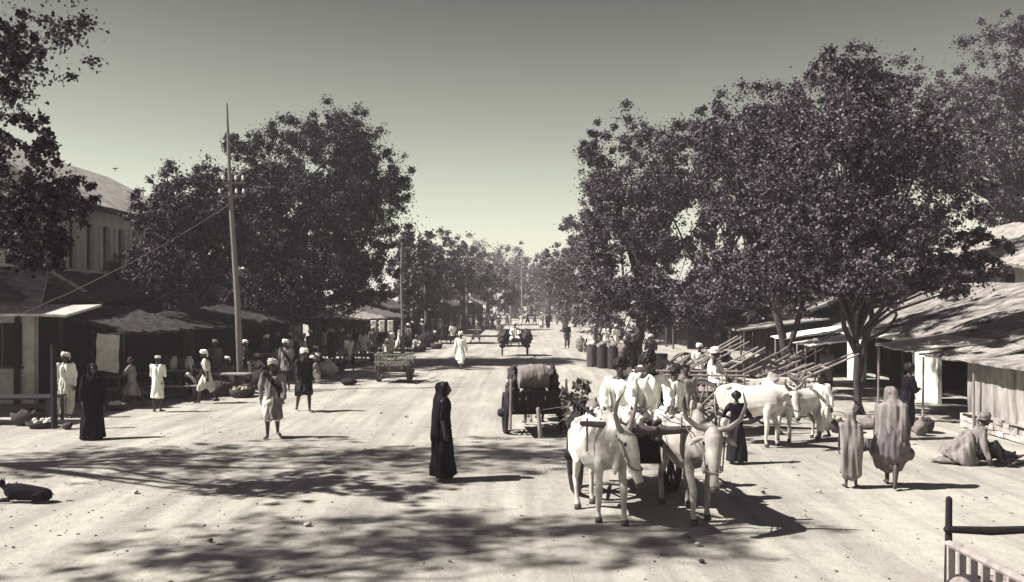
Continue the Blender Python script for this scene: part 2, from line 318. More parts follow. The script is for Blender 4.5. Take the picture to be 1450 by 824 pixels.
def person(label, loc, h=1.65, yaw=0.0, pose='stand', top=('white', 0.55, 1), bottom=('dhoti', 'white', 0.5), head=('turban', 'white'), lean=0.05, hy=0.0, near=False, group=None, veil=None, female=False, shawl=None, bulk=1.0, vox=None, side_lean=0.0):
    NP[0] += 1; sd_ = NP[0] * 3.7
    P = POSES[pose]; k = h / 1.7
    vx = vox or (0.0105 if near else 0.017)
    nrm = lambda v: Vector(v).normalized()
    up = nrm((side_lean, -lean, 1)); pel = Vector((0, 0, 0.93))
    if pose in ('sit', 'cross', 'recline'): pel = Vector((0, 0, 0.12))
    if pose == 'squat': pel = Vector((0, 0, 0.26))
    q = {}
    q['waist'] = pel + up * 0.17; q['chest'] = pel + up * 0.36; q['uch'] = pel + up * 0.485; q['neck'] = pel + up * 0.565 + Vector((0, -.005, 0)); hd = pel + up * 0.68 + Vector((0, -.025, 0))
    sw = (0.155 if female else 0.175) * bulk
    for s_, c in ((1, 'l'), (-1, 'r')):
        sh = q['uch'] + Vector((s_ * sw, 0, -0.012)); el = sh + nrm(P[c + 'u']) * 0.285; wr = el + nrm(P[c + 'f']) * 0.25
        hp = pel + Vector((s_ * 0.085, 0, -0.03)); kn = hp + nrm(P[c + 't']) * 0.42; an = kn + nrm(P[c + 's']) * 0.40
        q[c] = (sh, el, wr, hp, kn, an)
    lift = 0
    if pose not in ('sit',):
        low = min(q['l'][5].z, q['r'][5].z) - 0.075
        if pose in ('cross', 'recline'): low = min(pel.z - 0.12, q['l'][5].z - 0.05, q['r'][5].z - 0.05)
        lift = -low
    off = Vector((0, 0, lift))
    def T(p): return (Vector(p) + off) * k
    b = MB(); r = lambda x: x * k
    b.tube([T(pel - up * .03), T(pel + up * .07), T(q['waist']), T(q['chest']), T(q['uch'])], [(r(.15), r(.11)), (r(.145), r(.105)), (r(.125), r(.095)), (r(.15), r(.105)), (r(.125), r(.08))], 14)
    b.tube([T(q['uch'] + Vector((-sw, 0, -.01))), T(q['uch'] + Vector((0, 0, .01))), T(q['uch'] + Vector((sw, 0, -.01)))], [r(.055), r(.07), r(.055)], 10, ref=(0, 1, 0))
    b.tube([T(q['uch']), T(q['neck']), T(hd - up * .03)], [r(.06), r(.052), r(.052)], 10)
    Rh = Matrix.Rotation(hy, 3, 'Z')
    hc = T(hd)
    def HP(x, y, z): return hc + Rh @ Vector((x * k, y * k, z * k))
    b.ell(HP(0, .012, .028), (r(.076), r(.094), r(.092)), Rm=Rh)
    b.tube([HP(0, -.028, -.005), HP(0, -.036, -.062), HP(0, -.046, -.088)], [(r(.062), r(.056)), (r(.05), r(.045)), (r(.028), r(.026))], 12)
    b.tube([HP(0, -.082, .022), HP(0, -.104, -.022), HP(0, -.09, -.028)], [r(.010), r(.016), r(.018)], 8)
    b.ell(HP(0, -.080, -.052), (r(.026), r(.016), r(.011))); b.ell(HP(0, -.072, .035), (r(.058), r(.018), r(.012)), Rm=Rh)
    for s_ in (-1, 1): b.ell(HP(s_ * .078, .01, .0), (r(.012), r(.02), r(.032)), Rm=Rh)
    for c, s_ in (('l', 1), ('r', -1)):
        sh, el, wr, hp, kn, an = q[c]
        b.tube([T(sh), T(sh.lerp(el, .4)), T(el), T(el.lerp(wr, .3)), T(wr)], [r(.052), r(.047), r(.036), r(.037), r(.025)], 10)
        d = (wr - el).normalized(); b.tube([T(wr), T(wr + d * .045), T(wr + d * .09)], [(r(.022), r(.024)), (r(.02), r(.038)), (r(.016), r(.036))], 10)
        b.tube([T(hp), T(hp.lerp(kn, .4)), T(kn), T(kn.lerp(an, .3)), T(an)], [r(.088), r(.076), r(.052), r(.054), r(.033)], 12)
        fd = Vector((s_ * .06, -.16, -.055)) if pose not in ('cross', 'recline') else Vector((s_ * .03, -.12, .03))
        b.tube([T(an + Vector((0, .03, -.035))), T(an + fd * .5 + Vector((0, 0, -.012))), T(an + fd)], [(r(.034), r(.036)), (r(.04), r(.03)), (r(.042), r(.016))], 10)
    fg = MB()
    for c, s_ in (('l', 1), ('r', -1)):
        sh, el, wr, *_ = q[c]; fingers(fg, T(wr), (wr - el), s_, k)
    bm_ = join_into(remesh(b, vx, 2), fg)
    root = thing('person', label, 'person', loc, yaw, group)
    link('body', bm_, SKIN, root)
    if near:
        for s_ in (-1, 1): MB().ell(HP(s_ * .03, -.082, .012), (r(.013), r(.008), r(.007))).build('eye', 'eye', root, True)
    cv = max(vx, 0.012) if near else 0.018
    # lower garment
    if bottom:
        kind, cm, ln = bottom; g_ = MB()
        g_.tube([T(pel + up * .12), T(pel), T(pel - Vector((0, 0, .10)))], [(r(.135), r(.10)), (r(.15), r(.115)), (r(.145), r(.115))], 14)
        for c, s_ in (('l', 1), ('r', -1)):
            sh, el, wr, hp, kn, an = q[c]
            if kind in ('dhoti', 'trousers'):
                wd = 1.25 if kind == 'dhoti' else 1.0
                if ln <= .5: pts = [T(hp), T(hp.lerp(kn, .5)), T(hp.lerp(kn, min(1, ln * 2)))]; rr_ = [.11, .10 * wd, .095 * wd]
                else: e = kn.lerp(an, min(1, ln * 2 - 1)); pts = [T(hp), T(hp.lerp(kn, .6)), T(kn), T(kn.lerp(e, .6)), T(e)]; rr_ = [.11, .105 * wd, .085 * wd, .075 * wd, .07 * wd]
                g_.tube(pts, [r(x) for x in rr_], 12, rnd=False)
        if kind == 'skirt':
            zt = pel.z; x0 = 0; yl = [q[c][5].y for c in 'lr']; ym = sum(yl) / 2; sp_ = abs(yl[0] - yl[1]) / 2
            zb = pel.z * (1 - ln) + 0.0; n = 7; pts = []; rr_ = []
            for i in range(n):
                t = i / (n - 1); z = zt * (1 - t) + (zb - 0.02) * t
                pts.append(T((0, ym * t, z))); rr_.append((r((.17 + .085 * t) * bulk), r((.135 + .085 * t + sp_ * .75 * t) * bulk)))
            g_.tube(pts, rr_, 18, rnd=False)
        if kind == 'wrap_ground':
            g_.tube([T((0, .06, pel.z)), T((0, -.2, pel.z - .02)), T((0, -.5, pel.z - .05))], [(r(.2), r(.13)), (r(.34), r(.12)), (r(.3), r(.08))], 14)
        if kind == 'bundle':  # skirts gathered up into a wide bunch
            g_.tube([T((0, 0, 1.0)), T((0, 0, .8)), T((.02, 0, .6)), T((.03, 0, .5))], [(r(.22), r(.2)), (r(.31), r(.27)), (r(.33), r(.29)), (r(.26), r(.22))], 16); g_.tube([T((-.28, -.05, .62)), T((.05, -.1, .56)), T((.42, 0, .72))], [r(.10), r(.13), r(.12)], 9)
        nm = {'skirt': 'skirt', 'bundle': 'gathered_skirt', 'trousers': 'trousers'}.get(kind, 'dhoti')
        link(nm, remesh(g_, cv, 1, 0.050 * k, fx=(15, 15, 2.4), seed=sd_), cm, root)
    if top:
        cm, hem, slv = top; g_ = MB()
        zs = [q['uch'] + up * .03, q['uch'] - up * .05, q['chest'], q['waist'], pel + up * .02]
        rs = [(.085, .075), (.17, .112), (.165, .122), (.15, .115), (.168, .135)]
        if hem and pose in ('stand', 'walk', 'walk2', 'folded', 'akimbo', 'carry', 'stride'):
            yl = [q[c][4].y for c in 'lr']; sp_ = abs(yl[0] - yl[1]) / 2
            for t in (.35, .7, 1.0):
                z = pel.z - hem * .8 * t; zs.append(Vector((0, sum(yl) / 2 * t * hem, z))); rs.append((.172 + .035 * t, .135 + .03 * t + sp_ * hem * t * 1.1))
        g_.tube([T(p) for p in zs], [(r(a * bulk), r(b_ * bulk)) for a, b_ in rs], 16, rnd=False)
        g_.tube([T(q['uch'] + Vector((-sw, 0, -.015))), T(q['uch'] + Vector((sw, 0, -.015)))], r(.072), 10, ref=(0, 1, 0))
        if slv:
            for c in 'lr':
                sh, el, wr, *_ = q[c]; e = el if slv < 1 else el.lerp(wr, min(.92, slv * .85))
                pts = [T(sh), T(sh.lerp(el, .5)), T(el)] + ([T(e)] if slv >= 1 else [])
                g_.tube(pts, [r(.075), r(.068), r(.060)] + ([r(.05)] if slv >= 1 else []), 10)
        link('tunic' if not female else 'bodice', remesh(g_, cv, 1, 0.036 * k, fx=(15, 15, 3.6), seed=sd_ + 9), cm, root)
    if shawl:
        g_ = MB(); a = q['uch'] + Vector((-.15, -.06, .06)); b2 = q['chest'] + Vector((0, -.13, 0)); c2 = q['waist'] + Vector((.13, -.10, -.02)); d2 = pel + Vector((.2, .02, -.15))
        g_.tube([T(a + Vector((0, .16, -.3))), T(a + Vector((0, .1, 0))), T(a), T(b2), T(c2), T(d2)], [(r(.06), r(.03))] * 6, 10)
        link('shawl', remesh(g_, cv, 1, 0.02, seed=sd_ + 2), shawl, root)
    if head:
        kind, cm = head; g_ = MB()
        if kind == 'turban':
            for i in range(5):
                ang = (-.35, .28, -.12, .42, 0)[i]; zz = .062 + i * .017; rr_ = (.088, .094, .09, .078, .05)[i]; Rt = Rh @ Matrix.Rotation(ang, 3, 'Y') @ Matrix.Rotation(-.15, 3, 'X')
                pts = [HP(0, .01, zz) + Rt @ Vector((math.cos(a) * rr_ * k, math.sin(a) * (rr_ + .012) * k, 0)) for a in [2 * math.pi * j / 14 for j in range(15)]]
                g_.tube(pts, r(.028), 7)
            g_.ell(HP(0, .012, .085), (r(.085), r(.095), r(.065)))
            g_.tube([HP(.0, .09, .08), HP(.02, .13, .02), HP(.03, .12, -.06)], [r(.03), r(.028), r(.018)], 8)
            link('turban', remesh(g_, cv * .8, 0, .012, seed=sd_), cm, root)
            h2 = MB().ell(HP(0, .035, .012), (r(.078), r(.082), r(.07)), Rm=Rh); h2.build('hair', 'hair', root, True)
        elif kind == 'cap':
            g_.lathe([(.001, .0), (.09, .0), (.088, .05), (.07, .07), (.001, .075)], n=18)
            g_.v = [tuple(HP(0, .008, .06) + Rh @ Vector((x * k, y * 1.12 * k, z * k))) for x, y, z in g_.v]
            g_.build('cap', cm, root, True); MB().ell(HP(0, .028, .02), (r(.08), r(.088), r(.075)), Rm=Rh).build('hair', 'hair', root, True)
        elif kind in ('hair', 'bushy'):
            e = 1.0 if kind == 'hair' else 1.34
            g_.ell(HP(0, .028, .05), (r(.086 * e), r(.094 * e), r(.082 * e)), Rm=Rh); g_.ell(HP(0, -.02, .10), (r(.07 * e), r(.062), r(.035 * e)), Rm=Rh)
            if female: g_.ell(HP(0, .125, .01), (r(.04), r(.035), r(.04)))
            link('hair', remesh(g_, .012, 0, .02, fx=(30, 30, 30), seed=sd_), 'hair', root)
    if veil:
        cm, vl = veil; g_ = MB()
        g_.ell(HP(0, .042, .035), (r(.104), r(.110), r(.105)))
        bz = T(q['uch'] + Vector((0, .06, 0)))
        g_.tube([HP(0, .05, .03), HP(0, .06, -.09), bz, T(q['chest'] + Vector((0, .06, 0))), T(Vector((0, .10, pel.z - (vl - .5) * .6)))], [(r(.095), r(.09)), (r(.10), r(.085)), (r(.20 * bulk), r(.11)), (r(.21 * bulk), r(.12)), (r(.20 * bulk), r(.12))], 16)
        if not head: MB().ell(HP(0, .02, .05), (r(.083), r(.09), r(.078)), Rm=Rh).build('hair', 'hair', root, True)
        link('veil', remesh(g_, cv, 1, .042, fx=(14, 14, 2.2), seed=sd_ + 5), cm, root)
    return root

# ---------------------------------------------------------------- oxen
def ox(label, loc, yaw, s=1.0, hide='ox', hyaw=0.0, hpitch=0.0, horn='lyre', step=0.0, near=True, group=None, hs=1.0):
    root = thing('draught_ox', label, 'ox', loc, yaw, group)
    V = lambda x, y, z: Vector((x, y, z)) * s
    b = MB(); r = lambda *a: tuple(x * s for x in a) if len(a) > 1 else a[0] * s
    b.tube([V(0, -.56, 1.0), V(0, -.35, .98), V(0, 0, .91), V(0, .35, .96), V(0, .62, 1.05)], [r(.18, .25), r(.25, .32), r(.295, .335), r(.26, .28), r(.18, .19)], 16)
    b.tube([V(0, -.42, 1.2), V(0, 0, 1.18), V(0, .4, 1.22), V(0, .66, 1.17)], [r(.07), r(.06), r(.07), r(.06)], 10)
    b.ell(V(0, -.42, 1.27), r(.085, .17, .13)); b.ell(V(0, -.36, 1.36), r(.055, .09, .07))
    hb = V(0, -.96, 1.20)                                   # poll
    b.tube([V(0, -.42, 1.08), V(0, -.66, 1.13), hb + V(0, .05, -.02)], [r(.145, .25), r(.115, .19), r(.09, .13)], 14)
    b.tube([V(0, -.60, .98), V(0, -.66, .78), V(0, -.60, .66)], [r(.05, .15), r(.035, .12), r(.02, .05)], 10)   # dewlap
    b.tube([V(0, -.86, 1.12), V(0, -.78, .98), V(0, -.64, .80)], [r(.035, .06), r(.035, .08), r(.03, .1)], 10)
    Rh = Matrix.Rotation(hyaw, 3, 'Z') @ Matrix.Rotation(hpitch, 3, 'X')
    def H_(x, y, z): return hb + Rh @ (V(x, y, z) * hs)
    b.tube([H_(0, .02, .0), H_(0, -.06, -.06), H_(0, -.15, -.22), H_(0, -.23, -.40), H_(0, -.255, -.49)], [r(.085 * hs, .08 * hs), r(.108 * hs, .10 * hs), r(.074 * hs, .075 * hs), r(.046 * hs, .050 * hs), r(.052 * hs, .046 * hs)], 14)
    b.tube([H_(0, .02, -.12), H_(0, -.10, -.30), H_(0, -.2, -.46)], [r(.05 * hs, .06 * hs), r(.035 * hs, .04 * hs), r(.03 * hs, .03 * hs)], 12)
    for sg in (-1, 1):
        b.ell(H_(sg * .092, -.08, -.085), r(.022, .03, .03))
        b.tube([H_(sg * .08, .01, -.04), H_(sg * .17, .01, -.075), H_(sg * .20, .01, -.10), H_(sg * .235, .01, -.13)], [r(.025, .022), r(.040, .018), r(.045, .015), r(.015, .01)], 8, ref=(0, 0, 1))
        st = step * sg
        b.tube([V(sg * .13, -.44, 1.0), V(sg * .15, -.47, .80), V(sg * .14, -.47 - st * .5, .60), V(sg * .13, -.50 - st, .42), V(sg * .13, -.48 - st * 1.2, .13), V(sg * .13, -.50 - st * 1.25, .06)], [r(.07, .15), r(.065, .10), r(.052, .062), r(.052), r(.033), r(.042)], 12)
        b.tube([V(sg * .15, .56, 1.02), V(sg * .17, .50, .80), V(sg * .165, .42 + st * .4, .66), V(sg * .15, .62 + st, .42), V(sg * .15, .575 + st * 1.3, .13), V(sg * .15, .55 + st * 1.3, .06)], [r(.085, .17), r(.08, .15), r(.062, .09), r(.040, .056), r(.033), r(.042)], 12)
    for sg in (-1, 1):
        b.ell(V(sg * .15, .42, 1.20), r(.05, .07, .045)); b.ell(V(sg * .12, .68, 1.10), r(.045, .06, .06)); b.ell(V(sg * .12, -.40, 1.02), r(.08, .12, .22))
        for q in range(4): b.tube([V(sg * .16, -.12 + q * .12, 1.14), V(sg * .235, -.14 + q * .12, .98), V(sg * .19, -.16 + q * .12, .80)], r(.022), 6)
    b.tube([V(0, .72, 1.14), V(0, .82, 1.05), V(.02, .84, .75), V(.03, .82, .5)], [r(.035), r(.025), r(.016), r(.012)], 8)
    me = remesh(b, .014 if near else .02, 4, amp2=.008, seed=yaw * 5)
    link('body', me, hide, root)
    for sg in (-1, 1):
        if horn == 'lyre': pts = [H_(sg * .05, .0, .03), H_(sg * .16, .0, .06), H_(sg * .27, -.01, .15), H_(sg * .32, -.04, .30), H_(sg * .29, -.08, .43)]
        elif horn == 'up': pts = [H_(sg * .05, .0, .03), H_(sg * .11, .01, .10), H_(sg * .17, .02, .24), H_(sg * .17, 0, .38), H_(sg * .13, -.03, .48)]
        else: pts = [H_(sg * .05, .0, .03), H_(sg * .13, .01, .07), H_(sg * .20, -.01, .16), H_(sg * .21, -.04, .26)]
        MB().tube(pts, [r(.038), r(.035), r(.028), r(.02), r(.008)][:len(pts)], 9).build('horn', 'horn', root, True)
        MB().ell(H_(sg * .100, -.098, -.085), r(.018, .028, .026), 10, 6).build('eye', 'eye', root, True)
    MB().ell(H_(0, -.278, -.525), r(.054 * hs, .052 * hs, .048 * hs)).build('muzzle', 'muzzle', root, True)
    for sg in (-1, 1):
        st = step * sg
        MB().lathe([(r(.052), 0), (r(.05), r(.03)), (r(.04), r(.07))], V(sg * .13, -.51 - st * 1.25, 0), 10).build('hoof', 'hoof', root, True)
        MB().lathe([(r(.052), 0), (r(.05), r(.03)), (r(.04), r(.07))], V(sg * .15, .54 + st * 1.3, 0), 10).build('hoof', 'hoof', root, True)
    MB().tube([V(.03, .82, .52), V(.03, .82, .40), V(.035, .81, .30)], [r(.022), r(.035), r(.01)], 8).build('tail_tuft', 'hair', root, True)
    if near:
        h_ = MB(); n = 16
        def ring(yc, zc, rx, ry):
            pts = [H_(math.cos(a) * rx, yc + math.sin(a) * ry, zc + math.sin(a) * ry * .35) for a in [2 * math.pi * j / n for j in range(n + 1)]]
            h_.tube(pts, r(.010), 6)
        ring(-.185, -.33, .083, .082); ring(-.03, -.06, .112, .118)
        for sg in (-1, 1): h_.tube([H_(sg * .083, -.18, -.33), H_(sg * .11, -.06, -.08)], r(.009), 6)
        h_.tube([H_(.07, -.12, -.36), V(.10, -.75, .90), V(.12, -.5, 1.2)], r(.010), 6)
        h_.build('halter', 'rope', root, True)
    return root

# ---------------------------------------------------------------- carts
def wheel(parent, c, rad, axis='X', spokes=12, m='wood', th=.07, name='wheel'):
    """spoked cart wheel; local wheel plane is perpendicular to X"""
    c = Vector(c); rm = MB(); n = 36; ro, ri = rad, rad - .085
    prof = [(ri, -th / 2), (ro, -th / 2), (ro, th / 2), (ri, th / 2)]
    for j in range(n):
        a = 2 * math.pi * j / n
        for r_, x in prof: rm.v.append(tuple(c + Vector((x, r_ * math.cos(a), r_ * math.sin(a)))))
    for j in range(n):
        for i in range(4):
            a = j * 4 + i; b = j * 4 + (i + 1) % 4; a2 = ((j + 1) % n) * 4 + i; b2 = ((j + 1) % n) * 4 + (i + 1) % 4
            rm.f.append((a, b, b2, a2))
    w_ = rm.build(name, m, parent)
    ty = MB(); k = 0; prof = [(ro + .001, -th / 2 - .004), (ro + .016, -th / 2 - .004), (ro + .016, th / 2 + .004), (ro + .001, th / 2 + .004)]
    for j in range(n):
        a = 2 * math.pi * j / n
        for r_, x in prof: ty.v.append(tuple(c + Vector((x, r_ * math.cos(a), r_ * math.sin(a)))))
    ty.f = [tuple(((q // 4 + (1 if e else 0)) % n) * 4 + i2 for q, e, i2 in ((j * 4, 0, i), (j * 4, 0, (i + 1) % 4), (j * 4, 1, (i + 1) % 4), (j * 4, 1, i))) for j in range(n) for i in range(4)]
    ty.build('tyre', 'iron', w_)
    MB().lathe([(.05, -.17), (.085, -.14), (.11, -.05), (.12, 0), (.11, .05), (.085, .14), (.05, .17)], c, 14, 'X').build('hub', m, w_, True)
    for j in range(spokes):
        a = 2 * math.pi * (j + .5) / spokes; d = Vector((0, math.cos(a), math.sin(a)))
        MB().tube([c + d * .09, c + d * (ri + .01)], [.027, .020], 6, rnd=False).build('spoke', m, w_, True)
    return w_
# ---------------------------------------------------------------- trees
def leaf_mesh(C, Rr, n_per, ls, up=0.5, outc=None, droop=0.3, hole=-.4):
    """numpy leaves: C clump centres, Rr clump radii"""
    N = len(C) * n_per; c = np.repeat(C, n_per, 0); rr = np.repeat(Rr, n_per)[:, None]
    d = rng.normal(size=(N, 3)); d /= np.linalg.norm(d, axis=1)[:, None]
    p = c + d * rr * np.clip(np.abs(rng.normal(size=(N, 1))) * .50, .15, 1.35) * np.array([1, 1, .8])
    L_ = float(np.mean(Rr)) * 1.9 + .15; ph = rng.random(3) * 6
    q = p / L_; s = np.sin(q[:, 0] * 2.1 + ph[0] + 1.3 * np.sin(q[:, 1] * 1.7)) + np.sin(q[:, 1] * 2.3 + ph[1] + 1.3 * np.sin(q[:, 2] * 1.9)) + np.sin(q[:, 2] * 2.7 + ph[2] + 1.3 * np.sin(q[:, 0] * 1.6))
    keep = s + rng.normal(size=N) * .35 > hole; p = p[keep]; d = d[keep]; N = len(p)
    nrm = rng.normal(size=(N, 3)) * .75 + np.array([0, 0, up]) + d * .7; nrm /= np.linalg.norm(nrm, axis=1)[:, None]
    a = rng.normal(size=(N, 3)) + np.array([0, 0, -droop * 2]); a -= nrm * (a * nrm).sum(1)[:, None]; a /= np.linalg.norm(a, axis=1)[:, None]
    b = np.cross(nrm, a); l = ls * (0.6 + 0.8 * rng.random((N, 1))); w_ = l * .36
    v = np.empty((N, 4, 3), 'f'); v[:, 0] = p; v[:, 1] = p + a * l * .45 + b * w_ + nrm * l * .07; v[:, 2] = p + a * l; v[:, 3] = p + a * l * .45 - b * w_ + nrm * l * .07
    me = bpy.data.meshes.new('crown'); me.vertices.add(N * 4); me.vertices.foreach_set('co', v.ravel())
    me.loops.add(N * 4); me.loops.foreach_set('vertex_index', np.arange(N * 4, dtype='i'))
    me.polygons.add(N); me.polygons.foreach_set('loop_start', np.arange(0, N * 4, 4, dtype='i')); me.polygons.foreach_set('loop_total', np.full(N, 4, 'i'))
    me.update(calc_edges=True); return me
def LB(px, py, rx, ry, Y, dz=None, n=60):      # a lobe measured on the photo, at its own distance
    c = W(px, py, Y); return (c.x, c.y, c.z, rx * Y / F, dz or rx * Y / F * .9, ry * Y / F, n)
def tree(name, label, base, lobes, trunk, ls=.11, n_per=110, cr=.21, m='leaf', forks=None, group=None, shell=.45, up=.5, bare=0, limbs=16, tr=.18, dens=1.5, hole=-.35):
    """base: ground point; lobes in world coordinates; trunk: world points of the stem up to the fork"""
    base = Vector(base); root = thing(name, label, 'tree', base, 0, group)
    if m != 'leaf_far': ls *= .74; n_per = int(n_per * 1.75)
    else: ls *= .8; n_per = int(n_per * 1.5)
    C = []; RR = []
    for (x, y, z, rx, ry, rz, n) in lobes:
        n = int(n * dens)
        d = rng.normal(size=(n, 3)); d /= np.linalg.norm(d, axis=1)[:, None]
        rad = (shell + (1.0 - shell) * rng.random(n) ** .7) * (0.86 + .22 * np.array([noise.noise(Vector((q[0] * 2.2 + x, q[1] * 2.2, q[2] * 2.2 + z))) * 2 for q in d.tolist()]))
        pts = np.array([x, y, z]) + d * rad[:, None] * np.array([rx, ry, rz]); C.append(pts); RR.append((rx + ry + rz) / 3 * cr * (.55 + .9 * rng.random(n)))
        k = max(2, n // 4)                        # loose sprigs past the outline
        d2 = rng.normal(size=(k, 3)); d2[:, 2] = np.abs(d2[:, 2]) * .8 - .2; d2 /= np.linalg.norm(d2, axis=1)[:, None]
        C.append(np.array([x, y, z]) + d2 * np.array([rx, ry, rz]) * (0.95 + .19 * rng.random((k, 1)) ** 1.4)); RR.append((rx + rz) / 2 * cr * (.45 + .5 * rng.random(k)))
    C = np.concatenate(C); RR = np.concatenate(RR); b0 = np.array(base)
    ok = C[:, 2] > RR * .6 + 1.2; C, RR = C[ok], RR[ok]
    me = leaf_mesh(C - b0, RR, n_per, ls, up, hole=hole); link('crown', me, m, root)
    t = MB(); tp = [Vector(p) - base for p in trunk]; nT = len(tp)
    t.tube([tp[0] - Vector((0, 0, .1))] + tp, [tr * 1.2] + [tr * (0.95 - .35 * i / nT) for i in range(nT)], 12)
    for a in range(5): an = a * 1.257 + .3; t.tube([tp[0] + Vector((0, 0, .35)), tp[0] + Vector((math.cos(an) * tr * 1.2, math.sin(an) * tr * 1.2, .08)), tp[0] + Vector((math.cos(an) * tr * 2.2, math.sin(an) * tr * 2.2, -.08))], [tr * .6, tr * .45, tr * .2], 7)
    fk = tp[-1]; idx = rng.choice(len(C), min(limbs, len(C)), replace=False)
    for i in idx:
        e = Vector((C[i] - b0).tolist()); m1 = fk.lerp(e, .35) + Vector((random.uniform(-.3, .3), random.uniform(-.3, .3), abs(e.z - fk.z) * .12)); m2 = fk.lerp(e, .7) + Vector((random.uniform(-.3, .3), random.uniform(-.3, .3), .1))
        t.tube([fk - (fk - tp[-2]).normalized() * .1, m1, m2, e], [tr * .55, tr * .38, tr * .22, tr * .06], 7)
        for q in range(3):
            s0 = m1.lerp(e, random.random()); j = int(rng.integers(len(C))); cand = C[rng.integers(len(C), size=6)] - b0; jn = cand[np.argmin(np.linalg.norm(cand - np.array(s0), axis=1))]
            t.tube([s0, s0.lerp(Vector(jn.tolist()), .5) + Vector((0, 0, .1)), Vector(jn.tolist())], [tr * .16, tr * .11, tr * .03], 5)
    for f_ in (forks or []):
        t.tube([Vector(p) - base for p in f_[0]], f_[1], 9)
    t.build('trunk', 'bark', root, True)
    return root
# right side
T1 = G(1216, 586)
tree('shade_tree', 'leafy tree with dark twin stems in front of the white awnings', T1,
     [LB(1200, 230, 105, 150, 24.4, 2.6, 170), LB(1290, 270, 95, 140, 24.5, 2.5, 120), LB(1215, 370, 95, 80, 23.8, 2.2, 110), LB(1335, 385, 70, 42, 24, 1.6, 60), LB(1385, 350, 40, 35, 24.4, 1.2, 18), LB(1200, 130, 60, 60, 24.6, 1.8, 45), LB(1120, 330, 55, 90, 24.6, 1.6, 50)],
     [T1, T1 + Vector((-.05, 0, .8)), T1 + Vector((-.02, 0, 1.5)), T1 + Vector((-.05, .1, 2.1))], ls=.12, n_per=95, tr=.105, limbs=26,
     forks=[([T1 + Vector((.0, 0, 1.0)), T1 + Vector((.15, .05, 1.8)), T1 + Vector((.35, 0, 2.5)), T1 + Vector((.3, 0, 3.6))], [.095, .085, .07, .04]),
            ([T1 + Vector((.1, 0, 1.9)), T1 + Vector((.75, 0, 2.2)), T1 + Vector((1.0, 0, 2.6)), T1 + Vector((.9, 0, 3.1))], [.05, .042, .034, .02]),
            ([T1 + Vector((-.05, 0, 1.6)), T1 + Vector((-.35, .1, 2.3)), T1 + Vector((-.5, 0, 3.4))], [.085, .07, .04])])
T2 = G(1118, 548)
tree('shade_tree', 'leafy tree with one pale leaning stem behind the parked cart shafts', T2,
     [LB(1075, 260, 85, 130, 30.5, 2.6, 150), LB(1060, 390, 70, 75, 29, 2.0, 80), LB(1130, 400, 50, 60, 29, 1.6, 45), LB(1020, 190, 45, 50, 31, 1.6, 30), LB(1130, 200, 60, 80, 31, 2, 45)],
     [T2, T2 + Vector((-.1, 0, .9)), T2 + Vector((-.25, 0, 1.8)), T2 + Vector((-.5, 0, 2.7))], ls=.135, n_per=100, tr=.19,
     forks=[([T2 + Vector((-.1, -.05, 1.2)), T2 + Vector((.2, -.1, 2.1)), T2 + Vector((.45, -.1, 3.0)), T2 + Vector((.5, -.1, 3.8))], [.12, .10, .09, .05])])
T3 = G(905, 521)
tree('shade_tree', 'broad dense tree reaching furthest over the road behind the vendors', T3,
     [LB(905, 270, 80, 110, 41, 3.6, 150), LB(880, 400, 62, 55, 39, 2.4, 70), LB(960, 330, 75, 120, 41, 3.4, 110), LB(990, 210, 50, 60, 42, 2.4, 40), LB(860, 210, 40, 35, 41, 1.6, 18), LB(985, 430, 70, 40, 38, 2.4, 60), LB(900, 450, 70, 28, 39, 2.2, 40), LB(860, 330, 40, 60, 40, 2, 30)],
     [T3, T3 + Vector((-.1, 0, 1.0)), T3 + Vector((.1, 0, 2.0)), T3 + Vector((.2, 0, 3.2))], ls=.16, n_per=105, tr=.28)
T4 = Vector((10.6, 46, 0))
tree('shade_tree', 'dark tree rising between the furthest and the leaning stemmed tree', T4,
     [LB(1040, 250, 75, 110, 47, 4, 120), LB(1030, 420, 95, 55, 46, 3.5, 110), LB(1110, 220, 70, 100, 48, 3.5, 80), LB(1120, 350, 70, 90, 47, 3.5, 70)],
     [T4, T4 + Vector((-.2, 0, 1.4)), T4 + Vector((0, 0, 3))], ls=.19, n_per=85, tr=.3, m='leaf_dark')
T5 = Vector((31, 55, 0))
tree('shade_tree', 'tall thin topped tree at the right edge above the old roofs', T5,
     [LB(1425, 110, 80, 85, 55, 5, 80), LB(1345, 170, 65, 85, 55, 4.4, 70), LB(1400, 230, 90, 75, 55, 5, 100), LB(1480, 190, 90, 120, 55, 5, 80), LB(1440, 55, 40, 40, 55, 2, 16), LB(1435, 300, 70, 32, 54, 4, 60)],
     [T5, T5 + Vector((.2, 0, 4)), T5 + Vector((-.2, 0, 7.5))], ls=.21, n_per=85, tr=.3, shell=.3, limbs=34)
T6 = Vector((14.5, 40, 0))
tree('shade_tree', 'airy tall tree showing sky at its top above the twin stemmed tree', T6,
     [LB(1220, 150, 85, 75, 40, 3, 70), LB(1290, 210, 90, 100, 40, 3.4, 90), LB(1190, 290, 80, 90, 41, 3.4, 90), LB(1290, 330, 80, 50, 40, 3, 50), LB(1160, 130, 35, 40, 40, 1.6, 12)],
     [T6, T6 + Vector((.2, 0, 2)), T6 + Vector((-.3, 0, 4.5))], ls=.16, n_per=80, tr=.28, shell=.3, limbs=30)
T7 = Vector((6.6, 66, 0))
tree('shade_tree', 'paler hazy tree just left of the broad dense tree', T7,
     [LB(838, 350, 46, 55, 66, 3.4, 90), LB(840, 425, 48, 28, 65, 3, 60), LB(870, 300, 45, 50, 67, 3.4, 60)], [T7, T7 + Vector((0, 0, 1.5)), T7 + Vector((.1, 0, 3.2))], ls=.22, n_per=60, tr=.3, m='leaf_far')
